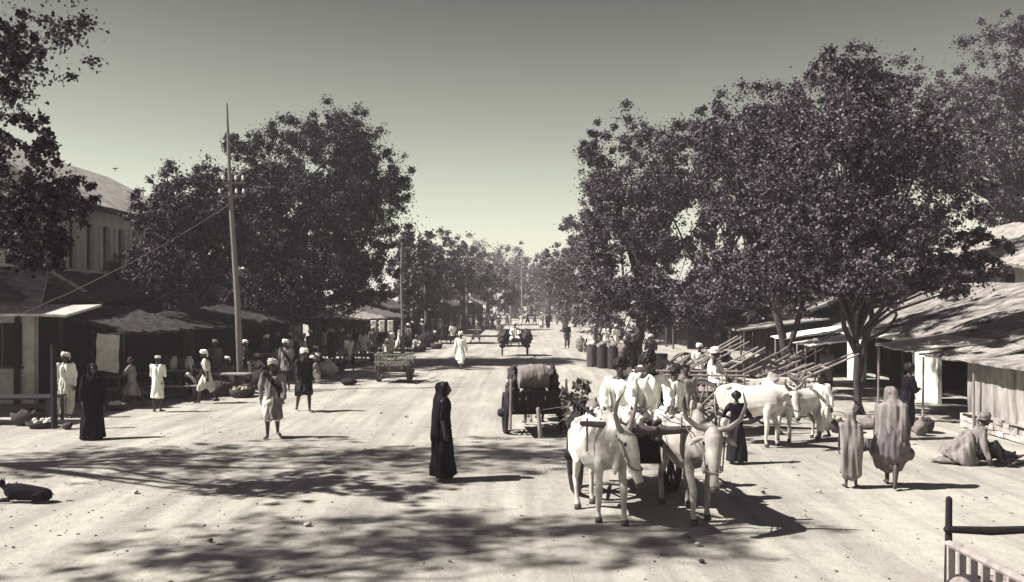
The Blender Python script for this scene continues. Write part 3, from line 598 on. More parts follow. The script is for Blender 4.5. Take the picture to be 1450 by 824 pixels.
for k_, (px, py, rx, ry, Y, lab) in enumerate((
        (800, 385, 34, 45, 92, 'hazy roadside tree right of the far road end'), (778, 400, 32, 38, 140, 'low hazy tree at the far right end of the road'),
        (762, 395, 36, 34, 190, 'faint tree closing the view at the end of the road'), (715, 375, 34, 36, 200, 'faint round tree on the skyline left of the road end'),
        (675, 372, 42, 42, 170, 'tall faint tree on the skyline behind the far poles'), (730, 405, 30, 26, 165, 'low faint tree behind the small far house'),
        (690, 405, 36, 38, 120, 'hazy tree between the second and third far poles'), (655, 385, 38, 48, 98, 'grey hazy tree behind the nearest crossarm pole'),
        (618, 380, 40, 55, 80, 'rounded grey tree right of the big left tree'), (585, 385, 34, 62, 66, 'narrow tree tucked against the big left tree'))):
    X = (px - CX) / F * Y; b_ = Vector((X, Y, 0)); lz = Y / F
    if k_ in (4, 8, 9): lobes = [(X, Y, CH + (HY - py) * lz, rx * lz, rx * lz, ry * lz, 60), (X - rx * lz * .3, Y, CH + (HY - py - 10) * lz + .5, rx * lz * .6, rx * lz * .6, ry * lz * .8, 30), (X + rx * .4 * lz, Y, CH + (HY - py - 25) * lz, rx * .9 * lz, rx * lz, ry * .7 * lz, 40)]
    else: lobes = [(X, Y, CH + (HY - py) * lz, rx * lz, rx * lz, ry * lz, 70), (X + rx * lz * .5, Y + 2, CH + (HY - py - 14) * lz, rx * .75 * lz, rx * lz * .8, ry * .6 * lz, 30)]
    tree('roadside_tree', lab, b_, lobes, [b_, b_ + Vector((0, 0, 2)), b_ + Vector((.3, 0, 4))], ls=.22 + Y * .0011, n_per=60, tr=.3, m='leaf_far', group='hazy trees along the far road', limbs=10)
# left side
T8 = Vector((-9.6, 44.5, 0))
tree('shade_tree', 'largest dark tree behind the tall leaning pole', T8,
     [LB(430, 290, 100, 105, 44.5, 4.4, 190), LB(505, 320, 75, 100, 45, 3.8, 110), LB(380, 330, 75, 90, 43, 3.6, 90), LB(465, 205, 85, 60, 45, 3, 90), LB(545, 270, 40, 60, 45, 2, 30), LB(430, 400, 110, 60, 42.5, 3.6, 120), LB(520, 400, 60, 40, 44, 2.6, 40), LB(350, 430, 70, 30, 42, 2.6, 40), LB(520, 250, 50, 50, 45, 2.4, 35), LB(335, 260, 55, 70, 43.5, 2.4, 55), LB(345, 205, 40, 20, 43, 1, 9)],
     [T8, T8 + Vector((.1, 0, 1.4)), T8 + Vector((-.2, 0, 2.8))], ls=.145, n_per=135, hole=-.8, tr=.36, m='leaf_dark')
T9 = Vector((-12.6, 35.5, 0))
tree('shade_tree', 'low dark tree beside the upper storey left of the tall pole', T9,
     [LB(270, 300, 68, 68, 36, 3, 120), LB(250, 385, 80, 50, 35, 2.6, 90), LB(320, 330, 60, 70, 36.5, 2.6, 80), LB(215, 330, 36, 50, 35, 1.6, 30)],
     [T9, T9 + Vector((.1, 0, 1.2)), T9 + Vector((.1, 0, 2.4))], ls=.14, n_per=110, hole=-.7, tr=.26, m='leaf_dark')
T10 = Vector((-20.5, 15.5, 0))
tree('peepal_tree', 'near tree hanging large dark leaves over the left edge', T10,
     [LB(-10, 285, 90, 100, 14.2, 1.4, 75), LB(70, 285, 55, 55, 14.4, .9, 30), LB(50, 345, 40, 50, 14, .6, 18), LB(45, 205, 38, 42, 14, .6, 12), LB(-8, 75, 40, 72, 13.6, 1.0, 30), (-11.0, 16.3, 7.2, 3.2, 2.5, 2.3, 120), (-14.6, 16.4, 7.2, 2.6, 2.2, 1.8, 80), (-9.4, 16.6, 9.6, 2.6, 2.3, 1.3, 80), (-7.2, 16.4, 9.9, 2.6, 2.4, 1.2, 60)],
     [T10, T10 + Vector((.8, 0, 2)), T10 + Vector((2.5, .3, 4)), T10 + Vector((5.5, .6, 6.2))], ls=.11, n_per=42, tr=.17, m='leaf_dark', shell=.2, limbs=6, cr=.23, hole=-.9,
     forks=[([T10 + Vector((5.5, .6, 6.2)), T10 + Vector((9, -.6, 5.2)), T10 + Vector((11.5, -1.2, 4.5)), T10 + Vector((13.3, -1.3, 4.5))], [.12, .08, .04, .015])])
T11 = Vector((-13.5, 5.0, 0))
tree('peepal_tree', 'near tree out of the frame whose shade dapples the foreground', T11,
     [(-9.6, 10.5, 8.9, 3.0, 1.5, 1.5, 110), (-7.2, 10.4, 9.6, 2.6, 1.3, 1.2, 75), (-10.6, 9.4, 7.8, 2.2, 1.4, 1.5, 40)],
     [T11, T11 + Vector((.4, .6, 2.5)), T11 + Vector((1.4, 1.8, 5)), T11 + Vector((3, 3.2, 7.4))], ls=.11, n_per=36, tr=.13, m='leaf_dark', shell=.2, limbs=5, cr=.24, hole=-1.0)

# ---------------------------------------------------------------- buildings, left
b = thing('market_house', 'two storey house with narrow dark windows behind the left trees', 'house', (-17.5, 28, -.49)); b.scale = (1.167,) * 3
def LBx(mb, x0, x1, y0, y1, z0, z1): return mb.box(((x0 + x1) / 2, (y0 + y1) / 2, (z0 + z1) / 2), (abs(x1 - x0), abs(y1 - y0), abs(z1 - z0)))
up_ = MB(); LBx(up_, -.3, 0, -4, 18, 3.55, 4.05); LBx(up_, -.3, 0, -4, 18, 5.75, 6.45)
y = -4.0
while y < 17.5: LBx(up_, -.3, -.001, y, y + .68, 4.05, 5.75); LBx(up_, .002, .06, y + .30, y + .38, 4.05, 5.75); y += 1.3
LBx(up_, -.02, .09, -4, 18, 4.0, 4.09)
up_.build('upper_wall', 'plaster_white', b)
y = -4.0
while y < 16.6:
    wn = MB(); LBx(wn, -.24, -.18, y + .68, y + 1.3, 4.05, 5.75); wo = wn.build('window', 'shutter', b)
    s_ = MB(); [s_.box((-.165, y + .99, 4.15 + q * .11), (.02, .5, .03)) for q in range(14)]; s_.build('louvres', 'shutter', wo); y += 1.3
lo = MB(); LBx(lo, -6, -2.6, -4, 18, 0, 3.5)
for q in range(8): LBx(lo, -2.6, 0, -4 + q * 3.1, -3.8 + q * 3.1, 0, 3.55)
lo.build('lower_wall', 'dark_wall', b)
bk = MB(); LBx(bk, -6.3, -6.0, -4, 18, 0, 6.4); LBx(bk, -6, -.3, 17.8, 18, 3.5, 6.4); LBx(bk, -6, -.3, -4, -3.8, 3.5, 6.4); bk.build('rear_wall', 'plaster_grey', b)
fl = MB(); LBx(fl, -6, -.3, -3.8, 17.8, 3.5, 3.6); fl.build('upper_floor', 'wood_dark', b)
rf = MB(); rf.sheet((.75, -4.5, 6.3), (.75, 18.5, 6.3), (-3.2, 18.5, 6.62), (-3.2, -4.5, 6.62), 60, 8, .12, .03, 2, ridge=60, ra=.05)
rf.sheet((-6.9, -4.5, 6.3), (-6.9, 18.5, 6.3), (-3.2, 18.5, 6.62), (-3.2, -4.5, 6.62), 60, 8, .12, .03, 2, ridge=60, ra=.05); rf.build('roof', 'tile_dark', b)
vr = MB(); vr.sheet((2.9, -1.5, 3.05), (2.9, 18, 3.05), (.1, 18, 3.95), (.1, -1.5, 3.95), 60, 6, .08, .05, 1.2, ridge=70, ra=.04, sag=.0); vr.build('verandah_roof', 'tile_dark', b)
for q in range(8):
    MB().tube([(2.7, -1.2 + q * 2.7, 0), (2.72, -1.2 + q * 2.7, 3.0)], [.08, .07], 8, rnd=False).build('verandah_post', 'wood_dark', b)
b = thing('warehouse', 'pale gabled roof rising behind the two storey house', 'house', (-24, 46, 0))
MB().box((0, 0, 3.6), (12, 16, 7.2)).build('wall', 'plaster_grey', b)
rf = MB(); rf.sheet((6.6, -8.6, 7.0), (6.6, 8.6, 7.0), (0, 8.6, 10.4), (0, -8.6, 10.4), 50, 8, .15, .02, 1, ridge=50, ra=.05); rf.sheet((-6.6, -8.6, 7.0), (-6.6, 8.6, 7.0), (0, 8.6, 10.4), (0, -8.6, 10.4), 50, 8, .15, .02, 1); rf.build('roof', 'thatch_pale', b)
gb = MB(); gb.add([(-6, -8.0, 7.1), (6, -8.0, 7.1), (0, -8.0, 10.1), (-6, -7.8, 7.1), (6, -7.8, 7.1), (0, -7.8, 10.1)], [(0, 1, 2), (5, 4, 3), (0, 3, 4, 1), (1, 4, 5, 2), (2, 5, 3, 0)]); gb.build('gable', 'plaster', b)
# near left house
b = thing('corner_house', 'low plastered house with flat porch slab at the left edge', 'house', (-13.9, 26.7, 0))
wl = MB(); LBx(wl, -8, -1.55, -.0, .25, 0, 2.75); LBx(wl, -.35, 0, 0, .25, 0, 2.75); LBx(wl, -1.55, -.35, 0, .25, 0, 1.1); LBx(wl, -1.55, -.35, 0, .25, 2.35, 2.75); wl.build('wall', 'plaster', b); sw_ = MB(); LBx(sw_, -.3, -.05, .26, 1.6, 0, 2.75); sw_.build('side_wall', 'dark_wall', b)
wn = MB(); LBx(wn, -1.55, -.35, .12, .18, 1.1, 2.35); wo = wn.build('window', 'shutter', b)
fr_ = MB(); LBx(fr_, -1.6, -.3, -.05, .0, 1.02, 1.1); LBx(fr_, -.98, -.92, .06, .12, 1.1, 2.35); fr_.build('sill', 'wood', wo)
sl = MB(); sl.sheet((-8, -1.6, 2.62), (1.7, -1.6, 2.62), (1.7, .6, 2.88), (-8, .6, 2.88), 30, 4, .07, .03, 1); sl.build('porch_roof', 'tin', b)
rf = MB(); rf.sheet((-8.2, -.6, 2.85), (.5, -.6, 2.85), (-1.2, 3.2, 4.1), (-8.2, 3.2, 4.1), 40, 10, .12, .05, 1.5); rf.sheet((-8.2, 6.4, 2.85), (-.6, 6.4, 2.85), (-1.2, 3.2, 4.1), (-8.2, 3.2, 4.1), 20, 8, .12, .05, 1.5); rf.build('roof', 'thatch_pale', b)
for X in (-3.4, 1.5): MB().tube([(X, -1.45, 0), (X, -1.45, 2.6)], .07, 8, rnd=False).build('porch_post', 'wood_dark', b)
# market stalls under the trees, left
def stall(label, loc, yaw, wd=3.2, dp=2.2, hf=2.15, hb=2.7, roof='thatch', group='market stalls on the left', counter=True, front='wood_dark', cloth=None, back='dark_wall'):
    b = thing('market_stall', label, 'stall', loc, yaw, group)     # front faces -Y, local
    for x in (-wd / 2, wd / 2):
        MB().tube([(x, -dp / 2, 0), (x + .03, -dp / 2, hf)], [.05, .045], 7, rnd=False).build('post', front, b)
        MB().tube([(x, dp / 2, 0), (x, dp / 2, hb)], [.05, .045], 7, rnd=False).build('post', front, b)
    r_ = MB(); r_.sheet((-wd / 2 - .3, -dp / 2 - .5, hf - .1), (wd / 2 + .3, -dp / 2 - .5, hf - .1), (wd / 2 + .3, dp / 2 + .2, hb + .05), (-wd / 2 - .3, dp / 2 + .2, hb + .05), 60, 28, .09, .055, 4.5, sag=.09, ragged=.22, seed=loc[0] + loc[1]); r_.build('canopy', roof, b)
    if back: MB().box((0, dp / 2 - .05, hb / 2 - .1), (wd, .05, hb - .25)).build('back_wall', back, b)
    if counter:
        c = MB(); c.box((0, -dp / 2 + .35, .72), (wd * .92, .7, .05)); [c.box((x, -dp / 2 + .35 + yy, .35), (.06, .06, .69)) for x in (-wd * .42, wd * .42) for yy in (-.3, .3)]; c.box((0, -dp / 2 + .35, .28), (wd * .88, .55, .03)); c.build('counter', 'wood', b)
    return b
side = R(78)
for i, (X, Y, lab, rf_) in enumerate(((-12.6, 29.3, 'dark thatched stall nearest the two storey house', 'thatch'), (-12.2, 33.2, 'dark thatched stall beside the low dark tree', 'thatch'),
        (-11.6, 37.4, 'thatched stall just behind the tall leaning pole', 'thatch'), (-11.0, 41.6, 'shaded thatched stall under the largest left tree', 'thatch'),
        (-10.3, 46.2, 'shaded stall right of the largest left trunk', 'thatch'), (-9.4, 51.5, 'stall with a pale lifted canopy behind the crowd', 'thatch_pale'),
        (-8.8, 56.5, 'stall behind the first far pole', 'tile'))):
    stall(lab, (X, Y, 0), side, 3.7, 2.4, 2.2, 2.8, 'shade_thatch' if i < 5 else rf_)
def shop(label, x, y0, y1, dp, eave, ridge, sgn, roof='tile', wall='dark_wall', group='low shops lining the far road', name='shop'):
    """low shop whose open front faces the road; sgn=-1 stands on the left of the road"""
    b = thing(name, label, 'shop', (x, y0, 0)); L_ = y1 - y0
    wl = MB(); LBx(wl, sgn * .9, sgn * dp, 0, .2, 0, eave); LBx(wl, sgn * .9, sgn * dp, L_ - .2, L_, 0, eave); LBx(wl, sgn * (dp - .2), sgn * dp, .2, L_ - .2, 0, eave); LBx(wl, sgn * 1.5, sgn * 1.7, .2, L_ - .2, 0, eave); wl.build('wall', wall, b)
    r_ = MB(); r_.sheet((-sgn * .3, -.3, eave - .15), (-sgn * .3, L_ + .3, eave - .15), (sgn * dp / 2, L_ + .3, ridge), (sgn * dp / 2, -.3, ridge), 40, 8, .12, .05, 1.1, ridge=int(L_ * 2.5), ra=.03)
    r_.sheet((sgn * (dp + .4), -.3, eave - .1), (sgn * (dp + .4), L_ + .3, eave - .1), (sgn * dp / 2, L_ + .3, ridge), (sgn * dp / 2, -.3, ridge), 40, 8, .12, .05, 1.1); r_.build('roof', roof, b)
    n = max(2, int(L_ / 2.6))
    for q in range(n + 1): MB().tube([(0, L_ * q / n * .98 + .05, 0), (0, L_ * q / n * .98 + .05, eave - .12)], .06, 7, rnd=False).build('post', 'wood', b)
    return b
shop('low shop with sloping pale tiled roof right of the first far pole', -8.2, 60, 69, 5, 2.7, 4.0, -1, 'tile')
shop('second low shop further down the left of the road', -7.0, 71, 82, 5, 2.8, 3.9, -1, 'tile_dark')
shop('third low shop further down the left, half lost in haze', -5.6, 84, 97, 5, 2.8, 4.2, -1, 'tile')
shop('far low shop on the left below the crossarm pole', -3.8, 100, 118, 6, 2.9, 4.4, -1, 'thatch')
b = thing('far_house', 'small pale gabled house at the end of the road', 'house', (3.4, 190, 0), R(35))
wl = MB(); wl.box((0, 0, 1.5), (3.6, 4, 3.0)); wl.box((.9, -2.02, 1.2), (.0001, .0001, .0001)); wl.build('wall', 'plaster', b)
gb = MB(); gb.add([(-1.8, -2.0, 3.0), (1.8, -2.0, 3.0), (0, -2.0, 4.3), (-1.8, 2, 3.0), (1.8, 2, 3.0), (0, 2, 4.3)], [(0, 1, 2), (5, 4, 3), (0, 3, 4, 1)]); gb.build('gable', 'plaster', b)
rf = MB(); rf.sheet((-2.2, -2.4, 2.9), (-2.2, 2.4, 2.9), (0, 2.4, 4.5), (0, -2.4, 4.5), 6, 4, .1); rf.sheet((2.2, -2.4, 2.9), (2.2, 2.4, 2.9), (0, 2.4, 4.5), (0, -2.4, 4.5), 6, 4, .1); rf.build('roof', 'thatch_pale', b)
MB().box((.7, -2.03, 1.9), (.8, .04, 1.5)).build('window', 'shutter', b); MB().box((-.7, -2.03, 1.1), (.9, .04, 2.1)).build('door', 'shutter', b)

# ---------------------------------------------------------------- buildings, right
b = thing('thatched_shop', 'long low shop with dark thatch and white fascia on the right', 'shop', (12.4, 17, 0))
r_ = MB(); r_.sheet((-.7, 0, 1.95), (.9, 21.5, 1.98), (5.6, 21.5, 3.7), (5.2, 0, 3.55), 90, 26, .14, .10, 1.3, ragged=.05); r_.sheet((11.5, 0, 1.9), (11.5, 21.5, 1.9), (5.6, 21.5, 3.7), (5.2, 0, 3.55), 40, 12, .14, .10, 1.3); r_.build('roof', 'thatch', b)
fc = MB()
for q in range(11): y0 = q * 1.9; x0 = -.55 + 1.6 * y0 / 21.5; x1 = -.55 + 1.6 * (y0 + 1.86) / 21.5; fc.bar((x0, y0, 1.76), (x1, y0 + 1.86, 1.76 + .012 * (q % 3)), .03, .15 + .02 * (q % 2))
fc.build('fascia', 'plaster_white', b)
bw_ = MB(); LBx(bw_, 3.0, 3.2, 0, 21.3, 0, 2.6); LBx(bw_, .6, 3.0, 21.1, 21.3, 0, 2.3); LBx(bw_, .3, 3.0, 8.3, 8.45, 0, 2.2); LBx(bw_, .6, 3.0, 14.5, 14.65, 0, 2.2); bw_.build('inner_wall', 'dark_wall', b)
for y0, y1 in ((9.6, 11.1), (16.6, 18.2)):
    t_ = (y0 + y1) / 2; x0 = -.42 + 1.6 * t_ / 21.5; p_ = MB(); LBx(p_, x0 - .42, x0 - .30, y0, y1, 0, 1.6); p_.build('white_wall', 'plaster_white', b)
for q in range(9): y0 = .4 + q * 2.6; x0 = -.45 + 1.6 * y0 / 21.5; MB().tube([(x0, y0, 0), (x0, y0, 1.75)], .06, 7, rnd=False).build('post', 'wood', b)
b = thing('thatched_hut', 'low hut with streaked pale mat walls on a stone plinth', 'hut', (10.8, 14.5, 0))
wl = MB(); wl.sheet((0, 0, .34), (0, 7.1, .34), (0, 7.1, 1.62), (0, 0, 1.72), 70, 14, .08, .03, 1.7, ridge=30, ra=.02); LBx(wl, .01, 3, 7.04, 7.1, .34, 1.6); LBx(wl, 2.95, 3.0, 0, 7.04, .34, 1.6); wl.build('wall', 'hut', b)
pl_ = MB()
random.seed(3)
y = 0.0
while y < 7.1:
    dy = random.uniform(.22, .42); z = 0
    while z < .32: dz = random.uniform(.10, .18); pl_.box((-.02 + random.uniform(-.03, .03), y + dy / 2, z + dz / 2), (.24, dy - .02, dz - .01), random.uniform(-.06, .06)); z += dz
    y += dy
pl_.box((1.55, 3.55, .16), (2.85, 7.0, .32)); pl_.build('plinth', 'stone', b)
r_ = MB(); r_.sheet((-.55, -.3, 1.62), (-.5, 7.5, 1.66), (3.3, 7.5, 2.0), (3.3, -.3, 2.0), 40, 16, .06, .05, 1.5, ragged=.06); r_.build('roof', 'thatch_pale', b)
MB().tube([(-.1, 0, .33), (-.12, 7.2, .30)], .035, 7, rnd=False).build('sill_beam', 'wood_dark', b)
b = thing('roadside_hall', 'tall old hall with pale wall and broad tiled roof behind the thatch', 'building', (20, 28, 0))
wl = MB(); LBx(wl, 0, .3, 0, 22, 0, 3.5); LBx(wl, 0, .3, 0, 22, 4.1, 4.5); LBx(wl, .3, 12, 0, .3, 0, 4.5); LBx(wl, .3, 12, 21.7, 22, 0, 4.5)
y = 0
while y < 21.4: LBx(wl, 0, .3, y, y + .9, 3.5, 4.1); y += 1.9
LBx(wl, -.06, -.001, 0, 22, 3.38, 3.46); wl.build('wall', 'plaster', b)
y = 0
while y < 20.5: wn = MB(); LBx(wn, .15, .2, y + .9, y + 1.9, 3.5, 4.1); wn.build('window', 'shutter', b); y += 1.9
r_ = MB(); r_.sheet((-.9, -.5, 4.35), (-.9, 22.5, 4.35), (6, 22.5, 7.0), (6, -.5, 7.0), 110, 24, .16, .14, .9, ridge=60, ra=.05); r_.sheet((13, -.5, 4.35), (13, 22.5, 4.35), (6, 22.5, 7.0), (6, -.5, 7.0), 40, 8, .16, .1, 1); r_.build('roof', 'thatch_pale', b)
b = shop('dark low shop behind the right hand vendors', 12.6, 40, 56, 6, 2.5, 3.8, 1, 'thatch_pale', group=None)
shop('hazy low shop further down the right of the road', 10.2, 58, 74, 6, 2.6, 4.0, 1, 'tile', group=None)
def awning(label, pts, m, posts, th=.03, sag=.05, group='awnings in front of the right hand shops', pm='wood_pale'):
    c = sum((Vector(p) for p in pts), Vector()) / 4; b = thing('awning', label, 'awning', (c.x, c.y, 0), 0, group); o = Vector((c.x, c.y, 0))
    r_ = MB(); r_.sheet(*[Vector(p) - o for p in pts], 22, 14, th, .05, 1.8, sag=sag, ragged=.08); r_.build('cloth', m, b)
    for p in posts: q = Vector(p) - o; MB().tube([(q.x, q.y, 0), (q.x + .02, q.y, q.z)], .03, 6, rnd=False).build('post', pm, b)
awning('broad white cloth awning right of the twin stemmed tree', [(9.3, 28.4, 1.62), (9.5, 31.0, 1.62), (12.2, 31.0, 2.0), (12.0, 28.4, 2.0)], 'white', [(9.4, 28.5, 1.6), (9.55, 30.8, 1.6), (9.45, 29.6, 1.6)])
awning('grey sheet awning over the white doorway', [(9.95, 22.8, 1.72), (10.2, 25.9, 1.78), (12.2, 25.9, 2.02), (12.0, 22.8, 2.02)], 'tin', [(10.0, 22.9, 1.7), (10.25, 25.7, 1.7)], sag=.0)
awning('small white cloth awning left of the leaning stem', [(9.5, 31.8, 1.7), (9.7, 34.4, 1.7), (12.3, 34.4, 2.1), (12.2, 31.8, 2.1)], 'white', [(9.6, 31.9, 1.7), (9.8, 34.2, 1.7)])
awning('furthest pale awning behind the raised cart shafts', [(8.9, 35.6, 1.9), (9.1, 39.0, 1.9), (12.4, 39.0, 2.35), (12.3, 35.6, 2.35)], 'thatch_pale', [(9.0, 35.7, 1.9), (9.2, 38.8, 1.9)], th=.06)

awning('long pale awning between the twin stems and the hut', [(10.5, 20.9, 1.62), (10.1, 22.9, 1.66), (12.2, 22.9, 1.98), (11.9, 20.9, 1.95)], 'thatch_pale', [(10.55, 21.0, 1.6), (10.2, 22.8, 1.6)], th=.05, sag=.02)
# dark store behind the left trees and bushes closing the far end
b = thing('store_house', 'long dark store house behind the shaded left stalls', 'building', (-14.8, 43, 0))
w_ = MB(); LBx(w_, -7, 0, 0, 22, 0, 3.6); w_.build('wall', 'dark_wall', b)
r_ = MB(); r_.sheet((.7, -.4, 3.3), (.7, 22.4, 3.3), (-3.5, 22.4, 5.2), (-3.5, -.4, 5.2), 60, 8, .12, .05, 1, ridge=55, ra=.04); r_.sheet((-7.6, -.4, 3.3), (-7.6, 22.4, 3.3), (-3.5, 22.4, 5.2), (-3.5, -.4, 5.2), 20, 8, .12); r_.build('roof', 'tile_dark', b)
for d_ in range(5): MB().box((.03, 2.5 + d_ * 4.2, 1.1), (.05, 1.2, 2.2)).build('door', 'shutter', b)
for (px, py, rx, ry, Y, lab) in ((700, 440, 26, 16, 150, 'low bush at the left of the far road end'), (735, 438, 22, 14, 175, 'low bush beyond the small far house'), (790, 432, 26, 18, 150, 'low bush right of the small far house'), (815, 436, 26, 18, 110, 'bush under the hazy trees on the right verge'),
        (772, 433, 24, 15, 210, 'faint bush closing the road end'), (665, 440, 26, 18, 130, 'bush behind the far low shops'), (640, 436, 30, 22, 108, 'dark bush beside the far low shops'), (845, 440, 34, 22, 88, 'dark bush behind the right hand drums'), (880, 446, 40, 26, 72, 'dark bush under the broad dense tree')):
    lz = Y / F; X = (px - CX) * lz; zc = ry * lz * .9; bb = thing('bush', lab, 'bush', (X, Y, 0), 0, 'bushes along the far road')
    C = rng.normal(size=(60, 3)) * np.array([rx * lz * .5, rx * lz * .4, zc * .5]) + np.array([0, 0, zc * 1.1]); C[:, 2] = np.abs(C[:, 2])
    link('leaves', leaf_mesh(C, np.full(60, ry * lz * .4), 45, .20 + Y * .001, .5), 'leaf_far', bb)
    t = MB(); [t.tube([(0, 0, 0), (math.cos(a) * rx * lz * .4, math.sin(a) * rx * lz * .4, zc * 1.6)], [.08, .02], 5) for a in range(6)]; t.build('stems', 'bark', bb)

# loose gravel, straw and dung crumbs nobody could count
N = 5200; gx = rng.uniform(-11, 11, N); gy = 9 + 34 * rng.random(N) ** 1.6; gx = np.where(rng.random(N) < .3, rng.normal(size=N) * 1.0 - 9 + .1 * gy, gx); sz = .006 + .020 * rng.random(N) ** 3
gm = MB()
for x, y, q in zip(gx.tolist(), gy.tolist(), sz.tolist()):
    a = random.random() * 6.28; l_ = q * random.choice((1, 1, 1.4, 3.0)); zz = .035 * noise.noise(Vector((x * .5, y * .35, 0))) + .018 * noise.noise(Vector((x * 2.1, y * 1.2, 5))) - .012
    c_, s_ = math.cos(a), math.sin(a)
    gm.add([(x + c_ * l_, y + s_ * l_, zz), (x - s_ * q, y + c_ * q, zz), (x - c_ * l_, y - s_ * l_, zz), (x + s_ * q, y - c_ * q, zz), (x, y, zz + q * .8)], [(0, 1, 4), (1, 2, 4), (2, 3, 4), (3, 0, 4)])
go_ = gm.build('gravel', mat('crumbs', (0.42, 0.38, 0.34), 0.95, col2=(0.05, 0.04, 0.04), island=True)); go_['kind'] = 'stuff'
# ---------------------------------------------------------------- poles
def pole(label, base, top, r0, r1, arms=(), pins=True, group='wire poles along the road'):
    b = thing('wire_pole', label, 'pole', base, 0, group); t = Vector(top) - Vector(base)
    MB().tube([(0, 0, -.2), t * .3 + Vector((.03, 0, 0)), t * .65 + Vector((-.03, 0, 0)), t], [r0, r0 * .9, (r0 + r1) / 2, r1], 10).build('shaft', 'pole', b, True)
    for z, wl, wr in arms:
        c = t * (z / t.z); a = MB().bar(c + Vector((-wl, -.1, 0)), c + Vector((wr, -.1, 0)), .07, .08).build('crossarm', 'wood', b)
        if pins:
            for x in [q for q in (-wl + .06, -wl + .3, wr - .3, wr - .06) if abs(q) > .12]:
                MB().lathe([(.012, -.0), (.012, .08), (.045, .08), (.05, .12), (.035, .14), (.045, .17), (.03, .21), (.005, .22)], c + Vector((x, -.1, .04)), 10).build('insulator', 'ceramic', a, True)
    return b
PB = Vector((-9.12, 30.9, 0)); PT = W(321, 147, 30.9)
pole('tall slender leaning pole with white insulators on the left', PB, PT, .115, .035, ((6.95, .28, .5), (6.5, .42, .5)), group=None)
gw = MB(); a_ = W(326, 289, 30.9) - PB; e_ = W(-10, 462, 21.5) - PB; e_.z = (W(-10, 462, 21.5)).z
gw.tube([a_, a_.lerp(e_, .25) - Vector((0, 0, .16)), a_.lerp(e_, .5) - Vector((0, 0, .22)), a_.lerp(e_, .75) - Vector((0, 0, .16)), e_], .011, 6, rnd=False); tag(gw.build('guy_wire', 'rope'), 'slanting guy rope from the tall pole down to the left', 'rope', PB)
pole('thin pole rising from the left crowd', (-6.35, 53, 0), W(569, 345, 53), .09, .05)
pole('short thin pole before the low shops on the left', (-6.6, 70, 0), W(602, 372, 70), .10, .06)
pole('pole with crossarm standing behind the walking man in white', (-4.45, 90, 0), W(661, 361, 90), .12, .08, ((7.2, .55, .55), (6.9, .4, .4)))
pole('hazy pole left of the small far house', (-.2, 128, 0), W(723, 368, 128), .14, .09, ((8.2, .7, .7),), False)
pole('hazy tall pole above the small far house', (1.6, 150, 0), W(739, 362, 150), .15, .1, ((9.7, .7, .7),), False)
pole('faint thin pole right of the road end', (5.0, 165, 0), W(765, 388, 165), .13, .09, (), False)

# ---------------------------------------------------------------- carts
def bull_cart(label, loc, yaw, L_=2.0, wd=1.15, zb=.95, rad=.58, m='wood', shaft=2.2, zt=1.15, gauge=None, stakes=True, group=None, dark=False, nsp=12, shaft_w=.07):
    """heads -Y locally, axle at the origin"""
    b = thing('ox_cart', label, 'cart', loc, yaw, group); g2 = (gauge or wd + .25) / 2
    bed = MB(); n = 7
    for i in range(n): x = -wd / 2 + wd * (i + .5) / n; bed.box((x, 0, zb), (wd / n - .012, L_, .04))
    for y in (-L_ * .42, 0, L_ * .42): bed.box((0, y, zb - .06), (wd + .06, .08, .075))
    for x in (-wd / 2, wd / 2): bed.box((x, 0, zb - .06), (.075, L_ + .2, .078))
    bed.build('bed', m, b)
    MB().box((0, 0, rad), (g2 * 2, .09, .09)).build('axle', m, b)
    br = MB(); [br.box((x, y, (rad + zb - .1) / 2 + .02), (.07, .3, zb - .1 - rad + .02)) for x in (-wd * .36, wd * .36) for y in (0,)]; br.build('bolster', m, b)
    for x in (-g2, g2): wheel(b, (x, 0, rad), rad, m=m, spokes=nsp)
    if stakes:
        for x in (-wd / 2 - .03, wd / 2 + .03):
            st = MB()
            for i in range(6): y = -L_ / 2 + .1 + i * (L_ - .2) / 5; st.tube([(x, y, zb - .1), (x * 1.04, y, zb + .42)], .022, 6)
            st.tube([(x * 1.03, -L_ / 2, zb + .38), (x * 1.03, L_ / 2, zb + .38)], .025, 6); st.tube([(x * 1.02, -L_ / 2, zb + .2), (x * 1.02, L_ / 2, zb + .2)], .02, 6); st.build('side_rail', m, b)
    if shaft:
        sh = MB(); f_ = Vector((0, -L_ / 2 - shaft * .55, zt))
        for x in (-wd * .38, wd * .38): sh.tube([(x, .3, zb - .12), (x * .95, -L_ / 2, zb - .08), f_ + Vector((x * .12, 0, 0))], [shaft_w * .7, shaft_w * .7, shaft_w * .6], 8)
        sh.build('shaft', m, b)
    return b
